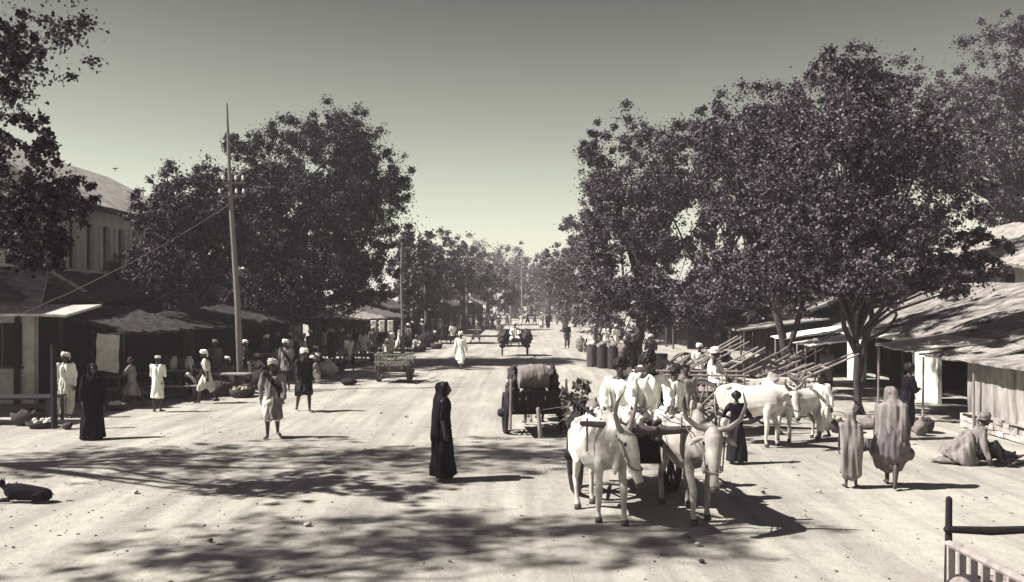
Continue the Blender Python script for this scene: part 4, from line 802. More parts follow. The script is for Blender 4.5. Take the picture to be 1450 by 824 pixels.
# main cart
MC = Vector((1.72, 14.3, 0)); MY = R(5)
mc = bull_cart('dark ox cart carrying the men in white, drawn by two white oxen', MC, MY, 1.9, 1.15, .95, .60, 'wood_dark', 1.5, 1.15, 1.5)
fb = MB(); fb.box((0, -.98, .80), (1.3, .06, .38)); fb.box((0, -1.02, 1.0), (1.45, .09, .09)); fb.build('front_board', 'wood_dark', mc)
yk = MB(); yk.tube([(-.97, -2.02, 1.34), (-.5, -2.0, 1.30), (0, -1.98, 1.22), (.5, -2.0, 1.24), (1.05, -2.02, 1.24)], [.035, .05, .065, .05, .035], 10); y_ = yk.build('yoke', 'wood', mc, True)
for x in (-.90, -.45, .38, .90): MB().tube([(x, -2.02, 1.4), (x, -2.0, .98)], .016, 6).build('yoke_pin', 'wood_pale', y_)
lb = MB(); lb.tube([(-.02, -1.9, 1.24), (.03, -2.03, 1.28), (-.02, -1.94, 1.13), (.04, -2.02, 1.12)], .035, 7); lb.tube([(-.5, -1.2, 1.12), (0, -1.15, 1.10), (.5, -1.2, 1.12)], .05, 8); lb.build('lashing', 'rope', mc, True)
ox('left ox of the near pair, brightly lit with its head turned right', (1.20, 12.75, 0), R(14), 1.05, 'ox', R(30), R(6), 'up', .10, hs=1.08)
ox('right ox of the near pair, facing the camera with wide horns', (2.46, 12.85, 0), R(8), 1.05, 'ox_grey', R(-18), R(2), 'lyre', -.09, hs=1.2)
# fodder and load on the main cart
def leafy(name, label, cat, loc, n, r_, ls, m='fodder', stalks=40):
    b = thing(name, label, cat, loc); C = rng.normal(size=(n, 3)) * np.array(r_) * .55; me = leaf_mesh(C, np.full(n, min(r_) * .35), 26, ls, .3); link('leaves', me, m, b)
    t = MB()
    for i in range(stalks):
        d = Vector((random.gauss(0, 1) * r_[0], random.gauss(0, 1) * r_[1], random.gauss(0, 1) * r_[2])) * .8; t.tube([-d * .3, d], [.007, .003], 5)
    t.build('stalks', 'straw', b); return b
leafy('fodder_bundle', 'leafy green fodder bundle sticking out left of the cart', 'fodder', W(822, 572, 15.2), 40, (.22, .25, .28), .10)
sk = lambda: None
def sack(label, loc, r_, m='sack', rz=0, group=None, name='sack', vox=.025):
    g_ = MB(); g_.ell((0, 0, r_[2]), r_, 16, 10); g_.tube([(0, 0, r_[2] * 1.7), (r_[0] * .15, 0, r_[2] * 2.1)], [(r_[0] * .3, r_[1] * .3), (r_[0] * .2, r_[1] * .2)], 8)
    o = link(name, remesh(g_, vox, 2, .03, fx=(6, 6, 6), amp2=.04, seed=loc[0] * 9), m); return tag(o, label, 'bundle' if name != 'sack' else 'sack', loc, rz, group)
bd = lambda lx, ly, z: MC + Matrix.Rotation(MY, 3, 'Z') @ Vector((lx, ly, z))
sack('pale cloth bundle at the feet of the driver', bd(-.12, -.78, .97), (.2, .15, .13), 'white', name='bundle')
sack('second pale cloth bundle right of the driver feet', bd(.3, -.76, .97), (.17, .14, .14), 'white', name='bundle')
sack('standing sack of fodder on the left side of the cart', bd(-.45, .1, .97), (.16, .16, .22), 'sack')
# cart seen from behind, barrel shaped load
DC = G(757, 617); DC.z = 0
dc = bull_cart('dark cart seen from behind with a rounded matting load', DC + Vector((0, .6, 0)), R(186), 1.7, 1.12, .62, .45, 'wood_dark', 1.2, .8, 1.32, stakes=False)
bx = MB()
for x in (-.56, .56): bx.box((x, 0, .82), (.035, 1.7, .36))
for i in range(8): bx.box((-.49 + i * .14, .86, .82 + .01 * (i % 2)), (.13, .035, .38))
bx.build('side_boards', 'wood_dark', dc)
for x in (-.62, .62): MB().tube([(x, .8, .2), (x * .98, .82, 1.25)], .03, 7).build('corner_post', 'wood_pale', dc)
MB().tube([(-.02, .95, .0), (.02, .88, .62)], .045, 8).build('prop_stick', 'wood_pale', dc, True)
dr = Matrix.Rotation(R(186), 3, 'Z')
ld = MB(); ld.lathe([(.02, -.33), (.25, -.33), (.275, -.2), (.285, 0), (.275, .2), (.25, .33), (.02, .33)], (0, 0, 0), 28, 'X'); o = link('mat_roll', remesh(ld, .02, 1, .012, fx=(26, 2, 2), amp2=.02), 'sack'); tag(o, 'large rolled mat lying across the dark cart', 'load', DC + Vector((-.02, .35, 1.30 - .02)), R(6))
for lx, lab in ((.46, 'left'), (-.46, 'right')):
    ln_ = MB(); ln_.ell((0, 0, .36), (.13, .34, .47)); o = link('straw_bundle', remesh(ln_, .02, 0, .06, fx=(12, 12, 12), amp2=.06, seed=lx), 'basket'); tag(o, 'rough dark bundle at the %s end of the rolled mat' % lab, 'bundle', DC + dr @ Vector((lx, -.2, .0)) + Vector((0, .6, .66)), 0)
ox('small ox hidden before the cart with the rounded load', DC + Vector((.05, 2.9, 0)), R(184), .74, 'ox_grey', 0, 0, 'short', .06, near=False)
# second team and cart
SC = Vector((4.2, 21.0, 0))
sc = bull_cart('ox cart with a large spoked wheel behind the white ox', SC, R(84), 2.2, 1.15, .95, .62, 'wood_pale', 1.3, 1.2, 1.5)
MB().tube([(-1.3, -2.25, 1.26), (0, -2.2, 1.22), (1.2, -2.25, 1.26)], [.035, .05, .035], 8).build('yoke', 'wood', sc, True)
ox('white ox with a broad bright flank behind the girl in black', (4.95, 19.1, 0), R(50), .97, 'ox', R(-38), R(8), 'short', .05)
ox('ox with its rump towards the camera before the white awning', (6.15, 19.7, 0), R(-62), .86, 'ox', R(20), R(10), 'short', -.05)
ox('third ox standing behind the other two white oxen', (5.75, 21.6, 0), R(75), .92, 'ox_grey', R(-60), R(6), 'short', .04)
# parked carts with raised shafts
def parked(label, loc, yaw, tilt, L_=3.4, m='wood_pale', gr='parked carts with raised shafts'):
    b = thing('parked_cart', label, 'cart', loc, yaw, gr); c_, s_ = math.cos(tilt), math.sin(tilt)
    P = lambda x, u, h=0: Vector((u * c_ - h * s_, x, .60 + u * s_ + h * c_))      # u along the frame, x across
    fr = MB()
    for x in (-.42, .42): fr.tube([P(x, -1.2), P(x * .98, .4, .02), P(x * .6, L_ - 1.0, -.02)], [.036, .034, .024], 8)
    for i in range(7): u = -1.1 + i * .36; fr.tube([P(-.5, u, .05), P(.5, u, .05)], .022, 6)
    fr.tube([P(-.42, 1.5), P(.42, 1.5)], .025, 6); fr.build('frame', m, b)
    for x in (-.52, .52):
        rl = MB()
        rl.tube([P(x, -1.1, .35), P(x, 1.0, .35)], .022, 6)
        for i in range(5): rl.tube([P(x, -1.05 + i * .5, .0), P(x, -1.05 + i * .5, .36)], .018, 6)
        rl.build('side_rail', m, b)
    MB().bar((0, -.68, .6), (0, .68, .6), .08, .08).build('axle', 'wood', b)
    rt = Matrix.Rotation(R(90), 4, 'Z')
    for x in (-.66, .66):
        w_ = wheel(b, (0, 0, 0), .60, m='wood'); w_.location = (0, x, .60); w_.rotation_euler = (0, 0, R(90))
    return b
parked('parked cart with shafts raised, nearest the man with the white turban', (4.75, 24.6, 0), R(6), R(30), 3.3)
parked('parked cart with shafts raised behind the leaning stem', (6.9, 24.4, 0), R(-4), R(25), 3.4)
parked('parked cart with raised shafts furthest left of the row', (4.6, 27.6, 0), R(0), R(31), 3.6)
parked('parked cart with shafts raised before the furthest awning', (7.6, 28.2, 0), R(4), R(27), 3.4)
parked('parked cart with low raised shafts nearest the second ox cart', (5.6, 22.9, 0), R(3), R(22), 3.2)
parked('parked cart with steep shafts behind the leaning stemmed tree', (8.6, 30.5, 0), R(-6), R(34), 3.4)
parked('parked cart with raised shafts furthest back in the row', (6.1, 31.2, 0), R(8), R(28), 3.2)
# cart out on the road and far cart
HC = G(556, 542)
hc = bull_cart('small slatted handcart standing on the left of the road', HC + Vector((0, .5, 0)), R(172), 1.5, 1.0, .62, .40, 'wood', 0, .6, 1.18, stakes=False, nsp=10)
sr = MB()
for i in range(8): sr.bar((-.5 + i * .143, .74, .62), (-.5 + i * .143, .76, 1.05), .05, .02)
for z in (.78, 1.05): sr.bar((-.56, .765, z), (.56, .765, z), .03, .05)
for x in (-.53, .53):
    for i in range(6): sr.bar((x, -.7 + i * .27, .62), (x, -.7 + i * .27, 1.03), .02, .05)
    sr.bar((x * 1.03, -.75, 1.05), (x * 1.03, .74, 1.05), .05, .04)
sr.build('slatted_sides', 'green_paint', hc)
for x in (-.42, .42): MB().tube([(x, -.7, .6), (x * .8, -1.9, .85)], .03, 7).build('handle', 'wood', hc)
FC = G(729, 503)
fc_ = bull_cart('far laden cart in the middle of the road', FC, R(2), 1.8, 1.1, .85, .52, 'wood_dark', 1.4, 1.0, 1.4, stakes=False, nsp=8)
for sx_ in (-1, 1):
    ln_ = MB(); ln_.ell((0, 0, .32), (.33, .8, .42)); o = link('fodder_bundle', remesh(ln_, .04, 0, .1, fx=(8, 8, 8), amp2=.1, seed=sx_), 'basket'); tag(o, 'dark fodder bundle slung on the %s of the far cart' % ('left' if sx_ < 0 else 'right'), 'fodder', FC + Vector((sx_ * .62, 0, .70)))
# near cart in the corner
NC = Vector((4.42, 6.9, 0)); b = thing('parked_cart', 'empty slatted cart cut off by the bottom right corner', 'cart', NC, R(3))
bd_ = MB()
for i in range(8): bd_.box((-.52 + i * .149, 0, .56), (.13, 2.2, .035))
for y in (-1, 0, 1): bd_.box((0, y, .50), (1.15, .08, .07))
bd_.build('bed', 'wood_pale', b)
for sx_ in (-1, 1):
    s2 = MB(); x = sx_ * .58
    for i in range(13): s2.bar((x, -1.05 + i * .175, .5), (x, -1.05 + i * .175, .84), .03, .06)
    s2.tube([(x, -1.1, .86), (x, 1.1, .86)], .032, 8); s2.build('side_rail', 'wood_pale', b)
    MB().tube([(x, 1.1, .42), (x + .01, 1.1, 1.24)], [.035, .028], 8).build('corner_post', 'wood_dark', b)
cb = MB(); cb.tube([(-.60, 1.08, .985), (-.2, 1.08, .965), (.2, 1.08, .975), (.62, 1.08, .96)], [.03, .04, .033, .036], 8); cb.build('crossbar', 'wood_dark', b)
MB().box((0, 0, .37), (1.4, .08, .08)).build('axle', 'wood', b)
for x in (-.70, .70): wheel(b, (x, .55, .37), .355, m='wood_pale', spokes=10)
sack('grey bundle lying on the near corner cart', NC + Vector((.32, .1, .58)), (.2, .3, .15), 'grey', name='bundle')

# ---------------------------------------------------------------- goods
def basket(label, loc, r_=.35, h=.35, m='basket', group=None, fill='straw', name='basket'):
    b = thing(name, label, name, loc, random.random() * 6, group)
    MB().lathe([(r_ * .72, 0), (r_ * .92, h * .4), (r_, h), (r_ * .93, h), (r_ * .85, h * .45), (.01, h * .35)], n=18).build('weave', m, b, True)
    if fill:
        g_ = MB()
        for i in range(16): a = random.random() * 6.28; q = random.random() ** .5 * r_ * .72; g_.ell((math.cos(a) * q, math.sin(a) * q, h * .9 + random.uniform(-.02, .1) * (1 - q / r_)), (.07, .07, .06), 8, 6)
        g_.build('produce', fill, b, True)
    return b
for i, (px, py, lab) in enumerate(((838, 519, 'leftmost of the tall dark drums on the right of the road'), (853, 521, 'middle tall dark drum topped with a pale sack'), (868, 522, 'tall dark drum nearest the shaded vendors'))):
    q = G(px, py); b = thing('drum', lab, 'drum', q, 0, 'dark drums on the right')
    MB().lathe([(.22, 0), (.24, .02), (.245, .3), (.25, .32), (.245, .34), (.245, .62), (.25, .64), (.245, .66), (.24, .93), (.24, .95), (.2, .95), (.2, .9), (.01, .9)], n=20).build('shell', 'iron' if i else 'wood', b)
    sack('pale slumped sack on top of the %s' % ('leftmost drum', 'middle drum', 'drum nearest the vendors')[i], q + Vector((0, 0, .93)), (.22, .2, .12), 'sack' if i else 'cream', group=None)
LG = []
def tbl(label, loc, yaw, wd=1.8, dp=.8, h=.7, m='wood_pale', group='low tables of the left market', name='table'):
    b = thing(name, label, 'table', loc, yaw, group); t = MB()
    for i in range(5): t.box((0, -dp / 2 + dp * (i + .5) / 5, h), (wd, dp / 5 - .01, .04))
    t.build('tabletop', m, b)
    for x in (-wd / 2 + .08, wd / 2 - .08):
        for y in (-dp / 2 + .08, dp / 2 - .08): MB().box((x, y, h / 2 - .01), (.06, .06, h - .02)).build('leg', 'wood', b)
    return b
tbl('dark low table at the foot of the corner house', (-12.3, 22.6, 0), R(4), 2.2, 1.0, .62, 'wood_dark')
tbl('second dark table beside the corner house post', (-13.9, 21.9, 0), R(0), 1.8, 1.2, .75, 'wood_dark')
tbl('pale topped table behind the child in the white tunic', G(255, 558), R(0), 1.5, .7, .78)
tbl('lower pale bench below the pale topped table', G(247, 566), R(0), 1.4, .4, .42)
tbl('pale table at the foot of the tall pole', G(322, 556), R(-6), 1.5, .7, .62)
tbl('long pale counter just right of the tall pole', G(386, 536), R(0), 1.4, .6, .95)
tbl('low dark table left of the striding figure', G(160, 572), R(3), 1.6, .8, .45, 'wood')
P_ = MB().tube([(0, 0, 0), (-.02, 0, 1.95)], [.075, .065], 9, rnd=False).build('timber_post', 'wood_dark'); tag(P_, 'thick dark post before the man in white at the left', 'post', G(77, 606))
for (px, py, lab, rr, h, fl) in ((262, 563, 'round basket at the feet of the left vendors', .25, .4, None), (312, 560, 'dark basket under the pale pole table', .32, .4, 'clay'), (340, 562, 'flat basket by the foot of the tall pole', .33, .25, 'straw'), (352, 560, 'small basket right of the tall pole foot', .22, .3, 'clay'),
        (285, 553, 'filled basket behind the white turbaned walker', .3, .5, 'cream'), (205, 566, 'low basket between the striding figure and the child', .35, .2, 'straw'), (165, 580, 'pale flat basket at the edge of the left stalls', .3, .15, 'cream'), (40, 600, 'broad dark basket at the far left edge', .4, .3, 'clay'), (58, 604, 'shallow basket of pale goods beside the dark post', .34, .12, 'cream'),
        (447, 536, 'basket at the near end of the shaded crowd', .35, .3, 'straw'), (477, 528, 'basket behind the parked barrow', .35, .35, 'clay'), (508, 520, 'basket before the man in the white shirt', .3, .3, 'straw'), (532, 511, 'basket left of the slatted handcart', .35, .35, 'clay'), (595, 498, 'basket right of the first far pole', .4, .4, 'clay'), (618, 494, 'basket at the right end of the left crowd', .4, .35, 'straw'),
        (1192, 612, 'basket beside the twin stemmed tree', .3, .3, 'straw'), (1305, 612, 'basket before the white doorway', .28, .28, 'clay'), (912, 533, 'basket of produce among the right hand vendors', .35, .4, 'cream'), (932, 528, 'wide basket heaped with pale produce under the broad tree', .4, .8, 'cream'), (890, 537, 'small basket before the right hand vendors', .25, .3, 'clay')):
    basket(lab, G(px, py), rr, h, 'basket', None, fl)
for (px, py, lab, r_, m) in ((1228, 607, 'large pale sack left of the bent figure', (.36, .25, .13), 'sack'), (1302, 617, 'pale sack at the right of the white doorway', (.17, .16, .17), 'sack'), (1180, 606, 'slumped sack left of the twin stemmed tree', (.26, .22, .12), 'sack'), 
        (300, 556, 'dark sack behind the left vendors', (.3, .3, .3), 'grey'), (370, 552, 'dark sack behind the long pale counter', (.4, .35, .35), 'dark'), (463, 533, 'rounded pale bundle among the shaded crowd', (.45, .35, .3), 'cream'), (494, 545, 'dark heap at the edge of the tree shade', (.3, .25, .12), 'dark'),
        (822, 498, 'striped bundle left of the drums', (.3, .3, .45), 'sack'), (882, 508, 'large pale sack under the broad tree', (.4, .35, .4), 'sack'), (606, 492, 'dark heap of goods by the far pole', (.7, .5, .5), 'dark'), (1345, 655, 'crumpled pale cloth left of the man sitting on the ground', (.30, .18, .05), 'sack'), (1432, 657, 'dark cloth right of the man sitting on the ground', (.38, .12, .05), 'dark')):
    sack(lab, G(px, py), r_, m)
# stacked tins and jars on the stall shelves
for i, (px, py, z, lab) in enumerate(((236, 556, .80, 'leftmost'), (247, 556, .80, 'second'), (258, 556, .80, 'third'), (268, 556, .80, 'rightmost'))):
    q = G(px, 558) + Vector((0, 0, .80)); o = MB().lathe([(.10, 0), (.14, .05), (.15, .2), (.12, .32), (.07, .36), (.085, .40), (.085, .42), (.01, .42)], n=14).build('jar', 'tin' if i % 2 else 'clay', None, True); tag(o, 'squat %s jar in the row on the pale topped table' % lab if i not in (0, 3) else '%s squat jar of the row on the pale topped table' % lab, 'jar', q, 0, 'jars on the pale topped table')
cl = MB(); cl.sheet((-.36, 0, .15), (.30, 0, .05), (.3, .08, 1.15), (-.32, .02, 1.2), 20, 26, .02, .07, 2.6); tag(cl.build('hanging_cloth', 'cream', None, True), 'pale cloth hung in the dark stall at the left', 'cloth', (-11.62, 26.4, .86))
pr = [Vector((-.7, 0, 2.55)), Vector((.7, 0, 2.55))]
rl_ = MB(); rl_.tube([(-.5, .05, 2.06), (.5, .05, 2.04)], .025, 6); [rl_.tube([(x, .05, 0), (x, .05, 2.1)], .03, 6) for x in (-.45, .45)]; tag(rl_.build('cloth_rack', 'wood_dark'), 'dark pole frame holding the hung pale cloth', 'rack', (-11.62, 26.4, 0))
# three pale cloths hung in the far left stall
for i, px in enumerate((529, 541, 553)):
    q = W(px, 462, 50); cl = MB(); cl.sheet((-.16, 0, -.33), (.16, 0, -.33), (.16, .03, .33), (-.16, .03, .33), 6, 8, .02, .03, 4); tag(cl.build('hanging_cloth', 'cream', None, True), '%s of the three small pale cloths hung above the left crowd' % ('leftmost', 'middle', 'rightmost')[i], 'cloth', q, 0, 'small hung cloths')
q = W(541, 452, 50.05); ln_ = MB(); ln_.tube([(-1.2, 0, 0), (0, 0, -.03), (1.2, 0, 0)], .02, 5); ln_.tube([(-1.2, 0, 0), (-1.2, 0, -q.z)], .04, 6); ln_.tube([(1.2, 0, 0), (1.2, 0, -q.z)], .04, 6); tag(ln_.build('cloth_line', 'wood_dark'), 'thin line between posts holding the small pale cloths', 'rack', q)
# platform for the standing vendor
b = thing('platform', 'low wooden platform under the vendor with the pointed hat', 'platform', (-10.2, 43.2, 0)); MB().box((0, 0, .52), (1.6, 1.4, .06)).build('deck', 'wood', b)
for x in (-.7, .7):
    for y in (-.6, .6): MB().box((x, y, .245), (.08, .08, .49)).build('leg', 'wood', b)
# stones and droppings scattered on the road
random.seed(5)
stn = []
for i in range(22):
    px, py = random.choice(((random.uniform(0, 700), random.uniform(585, 800)), (random.uniform(880, 1440), random.uniform(655, 800)), (random.uniform(380, 700), random.uniform(545, 640)))); s_ = random.uniform(.018, .05)
    g_ = MB(); g_.ell((0, 0, s_ * .5), (s_ * random.uniform(.8, 1.5), s_, s_ * .6), 7, 5); g_.v = [(x + random.uniform(-1, 1) * s_ * .15, y + random.uniform(-1, 1) * s_ * .15, z) for x, y, z in g_.v]
    o = g_.build('stone', random.choice(('stone', 'clay')), None, True); tag(o, 'small stone lying on the bare road', 'stone', G(px, py), random.random() * 6, 'small stones scattered on the road')
g_ = MB(); g_.ell((0, 0, .06), (.12, .09, .08), 9, 6); g_.ell((.06, .02, .1), (.07, .06, .06), 8, 5); tag(g_.build('dung_heap', 'clay', None, True), 'small dark lump on the road behind the black skirted woman', 'lump', G(95, 607))

# ---------------------------------------------------------------- dog
DG = G(34, 713); b = thing('dog', 'black dog lying at the left edge of the foreground', 'dog', DG + Vector((0, .1, 0)), R(-88))
g_ = MB()
g_.tube([(0, .26, .11), (0, .08, .135), (0, -.12, .15), (0, -.25, .17)], [(.10, .10), (.11, .115), (.11, .13), (.09, .11)], 12)
g_.tube([(0, -.24, .18), (0, -.32, .24), (0, -.36, .27)], [(.07, .08), (.055, .06), (.05, .05)], 10); g_.ell((0, -.39, .28), (.058, .07, .055)); g_.tube([(0, -.42, .27), (0, -.50, .25)], [(.032, .03), (.022, .02)], 8)
for s_ in (-1, 1):
    g_.tube([(s_ * .035, -.36, .32), (s_ * .05, -.35, .37)], [(.022, .012), (.006, .005)], 6)
    g_.tube([(s_ * .07, -.22, .12), (s_ * .08, -.24, .04), (s_ * .075, -.42, .025)], [.04, .028, .02], 8)
    g_.tube([(s_ * .08, .22, .11), (s_ * .12, .10, .09), (s_ * .12, .24, .04), (s_ * .13, .10, .025)], [.07, .055, .028, .02], 8)
g_.tube([(0, .34, .08), (.1, .42, .03), (.2, .36, .02)], [.02, .016, .008], 7)
link('body', remesh(g_, .010, 2, amp2=.006), 'black', b)
MB().ell((0, -.515, .255), (.013, .012, .012), 8, 6).build('nose', 'muzzle', b, True)
for s_ in (-1, 1): MB().ell((s_ * .035, -.435, .30), (.008, .008, .008), 8, 6).build('eye', 'eye', b, True)
g_ = MB(); g_.ell((0, -.30, .265), (.045, .04, .035)); g_.build('white_patch', 'white', b, True)
# bird in the sky
BP = W(163, 240, 60); b = MB(); b.tube([(0, 0, .1), (0, 0, -.12)], [(.03, .03), (.02, .02)], 7)
for s_ in (-1, 1): b.tube([(0, 0, .03), (s_ * .12, .02, .10), (s_ * .22, .04, .05)], [(.03, .01), (.03, .008), (.008, .004)], 6, ref=(0, 0, 1))
tag(b.build('bird', 'black', None, True), 'tiny bird flying in the sky above the two storey house', 'bird', BP)
# ---------------------------------------------------------------- people (photo foot pixel, height, heading)
def at(px, py, **k): return G(px, py)
D = R
person('woman in a black sari standing alone in the middle of the road', G(627, 680), 1.60, D(88), 'stand', ('black', 0, .9), ('skirt', 'black', .86), None, .03, 0, True, veil=('black', .75), female=True, bulk=1.08)
person('man in a long pale coat and turban walking towards the camera', G(386, 619), 1.70, D(12), 'walk2', ('mauve', .60, 1.1), ('dhoti', 'cream', .62), ('turban', 'cream'), .04, 0, True, shawl='dark', bulk=1.08)
person('man in dark clothes and white turban walking behind the long coated man', G(430, 582), 1.70, D(28), 'walk', ('dark', .42, 1.1), ('dhoti', 'dark', .5), ('turban', 'white'), .06, 0, True)
person('woman in a long black skirt standing at the left', G(131, 620), 1.58, D(35), 'stand', ('black', 0, 1.1), ('skirt', 'black', .97), ('hair', 'hair'), .02, 0, True, female=True, bulk=1.12, veil=('black', .7))
person('man in a white tunic standing behind the dark post', G(93, 591), 1.62, D(10), 'stand', ('white', .45, 1.1), ('dhoti', 'cream', .95), ('turban', 'cream'), .02, D(-30), True)
person('robed figure striding left with one arm stretched out', G(187, 577), 1.45, D(-82), 'stride', ('mauve', .55, .9), ('dhoti', 'grey', .5), ('hair', 'hair'), .05, 0, True)
person('child in a white tunic and cap seen from behind', G(223, 583), 1.48, D(172), 'folded', ('white', .62, .7), None, ('cap', 'white'), .0, 0, True)
person('man with white turban stooping forward beside the left vendors', G(293, 570), 1.55, D(-75), 'walk', ('cream', .5, .9), ('dhoti', 'cream', .6), ('turban', 'white'), .12, 0, True, shawl='dark')
person('seated vendor with pale shoulder cloth left of the stooping man', G(272, 564), 1.6, D(25), 'squat', ('dark', 0, .6), ('dhoti', 'dark', .7), ('hair', 'hair'), .2, 0, shawl='white')
person('seated vendor behind the pale table by the tall pole', G(325, 549), 1.65, D(-20), 'squat', ('mauve', 0, 1.1), ('dhoti', 'cream', .7), ('turban', 'white'), .15, 0)
person('vendor standing half hidden behind the tall pole table', G(305, 548), 1.6, D(10), 'stand', ('grey', .3, .9), ('dhoti', 'grey', .6), ('turban', 'mauve'), .05)
person('man with white turban and striped top behind the long coated man', G(405, 553), 1.66, D(-10), 'stand', ('mauve', .3, .9), ('dhoti', 'dark', .6), ('turban', 'white'), .03, shawl='dark')
person('vendor in a pointed white hat standing on the wooden platform', Vector((-10.2, 43.2, .55)), 1.65, D(15), 'stand', ('cream', .4, 1.1), ('dhoti', 'grey', .8), ('cap', 'white'))
person('man in a white shirt with bare legs seen from behind', G(515, 515), 1.62, D(165), 'stand', ('white', .32, .9), ('dhoti', 'cream', .3), ('hair', 'hair'), 0)
person('man in a long cream tunic with dark legs in the tree shade', G(494, 526), 1.58, D(40), 'walk', ('cream', .4, .9), ('dhoti', 'dark', .7), ('turban', 'grey'), .05)
person('stooped seller in mauve beside the parked barrow', G(450, 542), 1.55, D(-60), 'squat', ('mauve', 0, .9), ('dhoti', 'cream', .7), ('turban', 'cream'), .3)
LC = 'people crowding the shaded stalls on the left'
for (px, py, h, yw, ps, tp, bt, hd, lab) in (
        (528, 506, 1.6, 30, 'stand', 'mauve', 'dark', 'turban:cream', 'mauve clad man directly left of the slatted handcart crowd'),
        (541, 500, 1.6, -20, 'stand', 'dark', 'cream', 'hair:hair', 'bareheaded man in dark top below the hung cloths'),
        (553, 502, 1.5, 160, 'folded', 'white', 'cream', 'turban:white', 'man in white with folded arms left of the first far pole'),
        (566, 499, 1.6, 70, 'walk', 'cream', 'white', 'hair:hair', 'man in cream walking right past the first far pole'),
        (579, 497, 1.62, -40, 'stand', 'grey', 'dark', 'turban:white', 'grey clad man in white turban right of the first far pole'),
        (590, 498, 1.5, 10, 'squat', 'cream', 'cream', 'turban:mauve', 'squatting figure in cream right of the first far pole'),
        (604, 486, 1.6, 60, 'stand', 'dark', 'grey', 'hair:hair', 'dark clad man standing behind the heap of goods'),
        (616, 490, 1.55, 200, 'squat', 'mauve', 'dark', 'turban:cream', 'squatting figure in mauve at the right end of the left crowd'),
        (470, 516, 1.62, 20, 'stand', 'dark', 'dark', 'turban:cream', 'dark clad man deep in the shade of the largest tree'),
        (440, 518, 1.62, -15, 'stand', 'grey', 'grey', 'turban:white', 'grey clad man under the largest tree'),
        (458, 510, 1.68, 45, 'carry', 'cream', 'cream', 'hair:hair', 'man in cream lifting an arm under the largest tree'),
        (428, 530, 1.62, 130, 'folded', 'cream', 'dark', 'turban:mauve', 'man with mauve turban behind the dark walking man'),
        (484, 512, 1.6, 180, 'stand', 'mauve', 'cream', 'turban:white', 'man in mauve with his back turned in the tree shade'),
        (503, 508, 1.55, 0, 'stand', 'dark', 'cream', 'hair:hair', 'bareheaded dark clad youth behind the white shirted man'),
        (628, 487, 1.6, -70, 'walk', 'dark', 'dark', 'hair:hair', 'dark clad figure walking left near the road edge')):
    k_, c_ = hd.split(':'); person(lab, G(px, py), h, D(yw), ps, (tp, .35 if ps != 'squat' else 0, .9), ('dhoti', bt, .7), (k_, c_), .04, 0, False, LC, vox=.024)
EX = [(348, 545, 'stand', 'dark', 'white', 'just right of the tall pole in the shade'), (362, 540, 'squat', 'cream', 'cream', 'behind the long pale counter'), (376, 533, 'stand', 'grey', 'white', 'standing behind the long pale counter'), (393, 528, 'stand', 'dark', 'mauve', 'in dark clothes behind the striped man'),
 (412, 522, 'folded', 'cream', 'white', 'with folded arms under the largest tree'), (448, 524, 'squat', 'white', 'cream', 'squatting in white under the largest tree'), (520, 500, 'stand', 'grey', 'white', 'left of the three hung cloths'), (536, 492, 'walk', 'mauve', 'cream', 'passing under the hung cloths'),
 (548, 508, 'squat', 'cream', 'white', 'squatting just behind the handcart'), (572, 490, 'stand', 'white', 'mauve', 'in white deep behind the first far pole'), (585, 488, 'walk', 'dark', 'cream', 'dark clad deep behind the first far pole'), (598, 484, 'stand', 'cream', 'white', 'in cream beside the short thin pole'),
 (612, 480, 'stand', 'grey', 'cream', 'grey clad right of the short thin pole'), (622, 479, 'walk', 'white', 'white', 'in white right of the short thin pole'), (632, 478, 'squat', 'dark', 'cream', 'squatting dark figure at the low shops'), (648, 472, 'stand', 'mauve', 'white', 'by the low shops left of the crossarm pole'),
 (656, 470, 'walk', 'dark', 'dark', 'dark walker beside the crossarm pole'), (666, 468, 'stand', 'white', 'mauve', 'in white beyond the crossarm pole'), (683, 466, 'stand', 'grey', 'cream', 'grey clad by the far low shop'), (690, 463, 'walk', 'cream', 'white', 'in cream by the far low shop')]
for i, (px, py, ps, tp, tb, wh) in enumerate(EX):
    person('figure ' + wh, G(px, py), 1.56 + .03 * (i % 4), D((i * 67) % 360), ps, (tp, .4 if ps != 'squat' else 0, .9), ('dhoti', ('cream', 'dark', 'grey')[i % 3], .75), ('turban', tb), .05, 0, False, LC, vox=.028)
person('man in white with white turban walking away down the road', G(652, 523), 1.66, D(168), 'walk', ('white', .55, 1.1), ('dhoti', 'white', .75), ('turban', 'white'), .03)
person('man with white shoulder cloth left of the walking man in white', G(641, 489), 1.6, D(20), 'walk', ('white', .2, .9), ('dhoti', 'dark', .7), ('hair', 'hair'), .05)
person('figure in cream walking right behind the man in white', G(674, 486), 1.6, D(75), 'stride', ('cream', .5, .9), ('dhoti', 'cream', .7), ('turban', 'cream'), .18)
person('dark clad man standing alone right of the road middle', G(803, 493), 1.6, D(5), 'stand', ('dark', .1, .9), ('trousers', 'grey', .9), ('hair', 'hair'), .0)
person('man in a bright white robe far down the road', G(767, 466), 1.8, D(180), 'stand', ('white', .7, 1.1), ('dhoti', 'white', .9), ('turban', 'white'), 0)
person('dark robed figure beside the far man in white', G(776, 466), 1.75, D(180), 'stand', ('dark', .7, 1.1), ('dhoti', 'dark', .9), ('turban', 'dark'), 0)
FP = 'tiny figures far down the road'
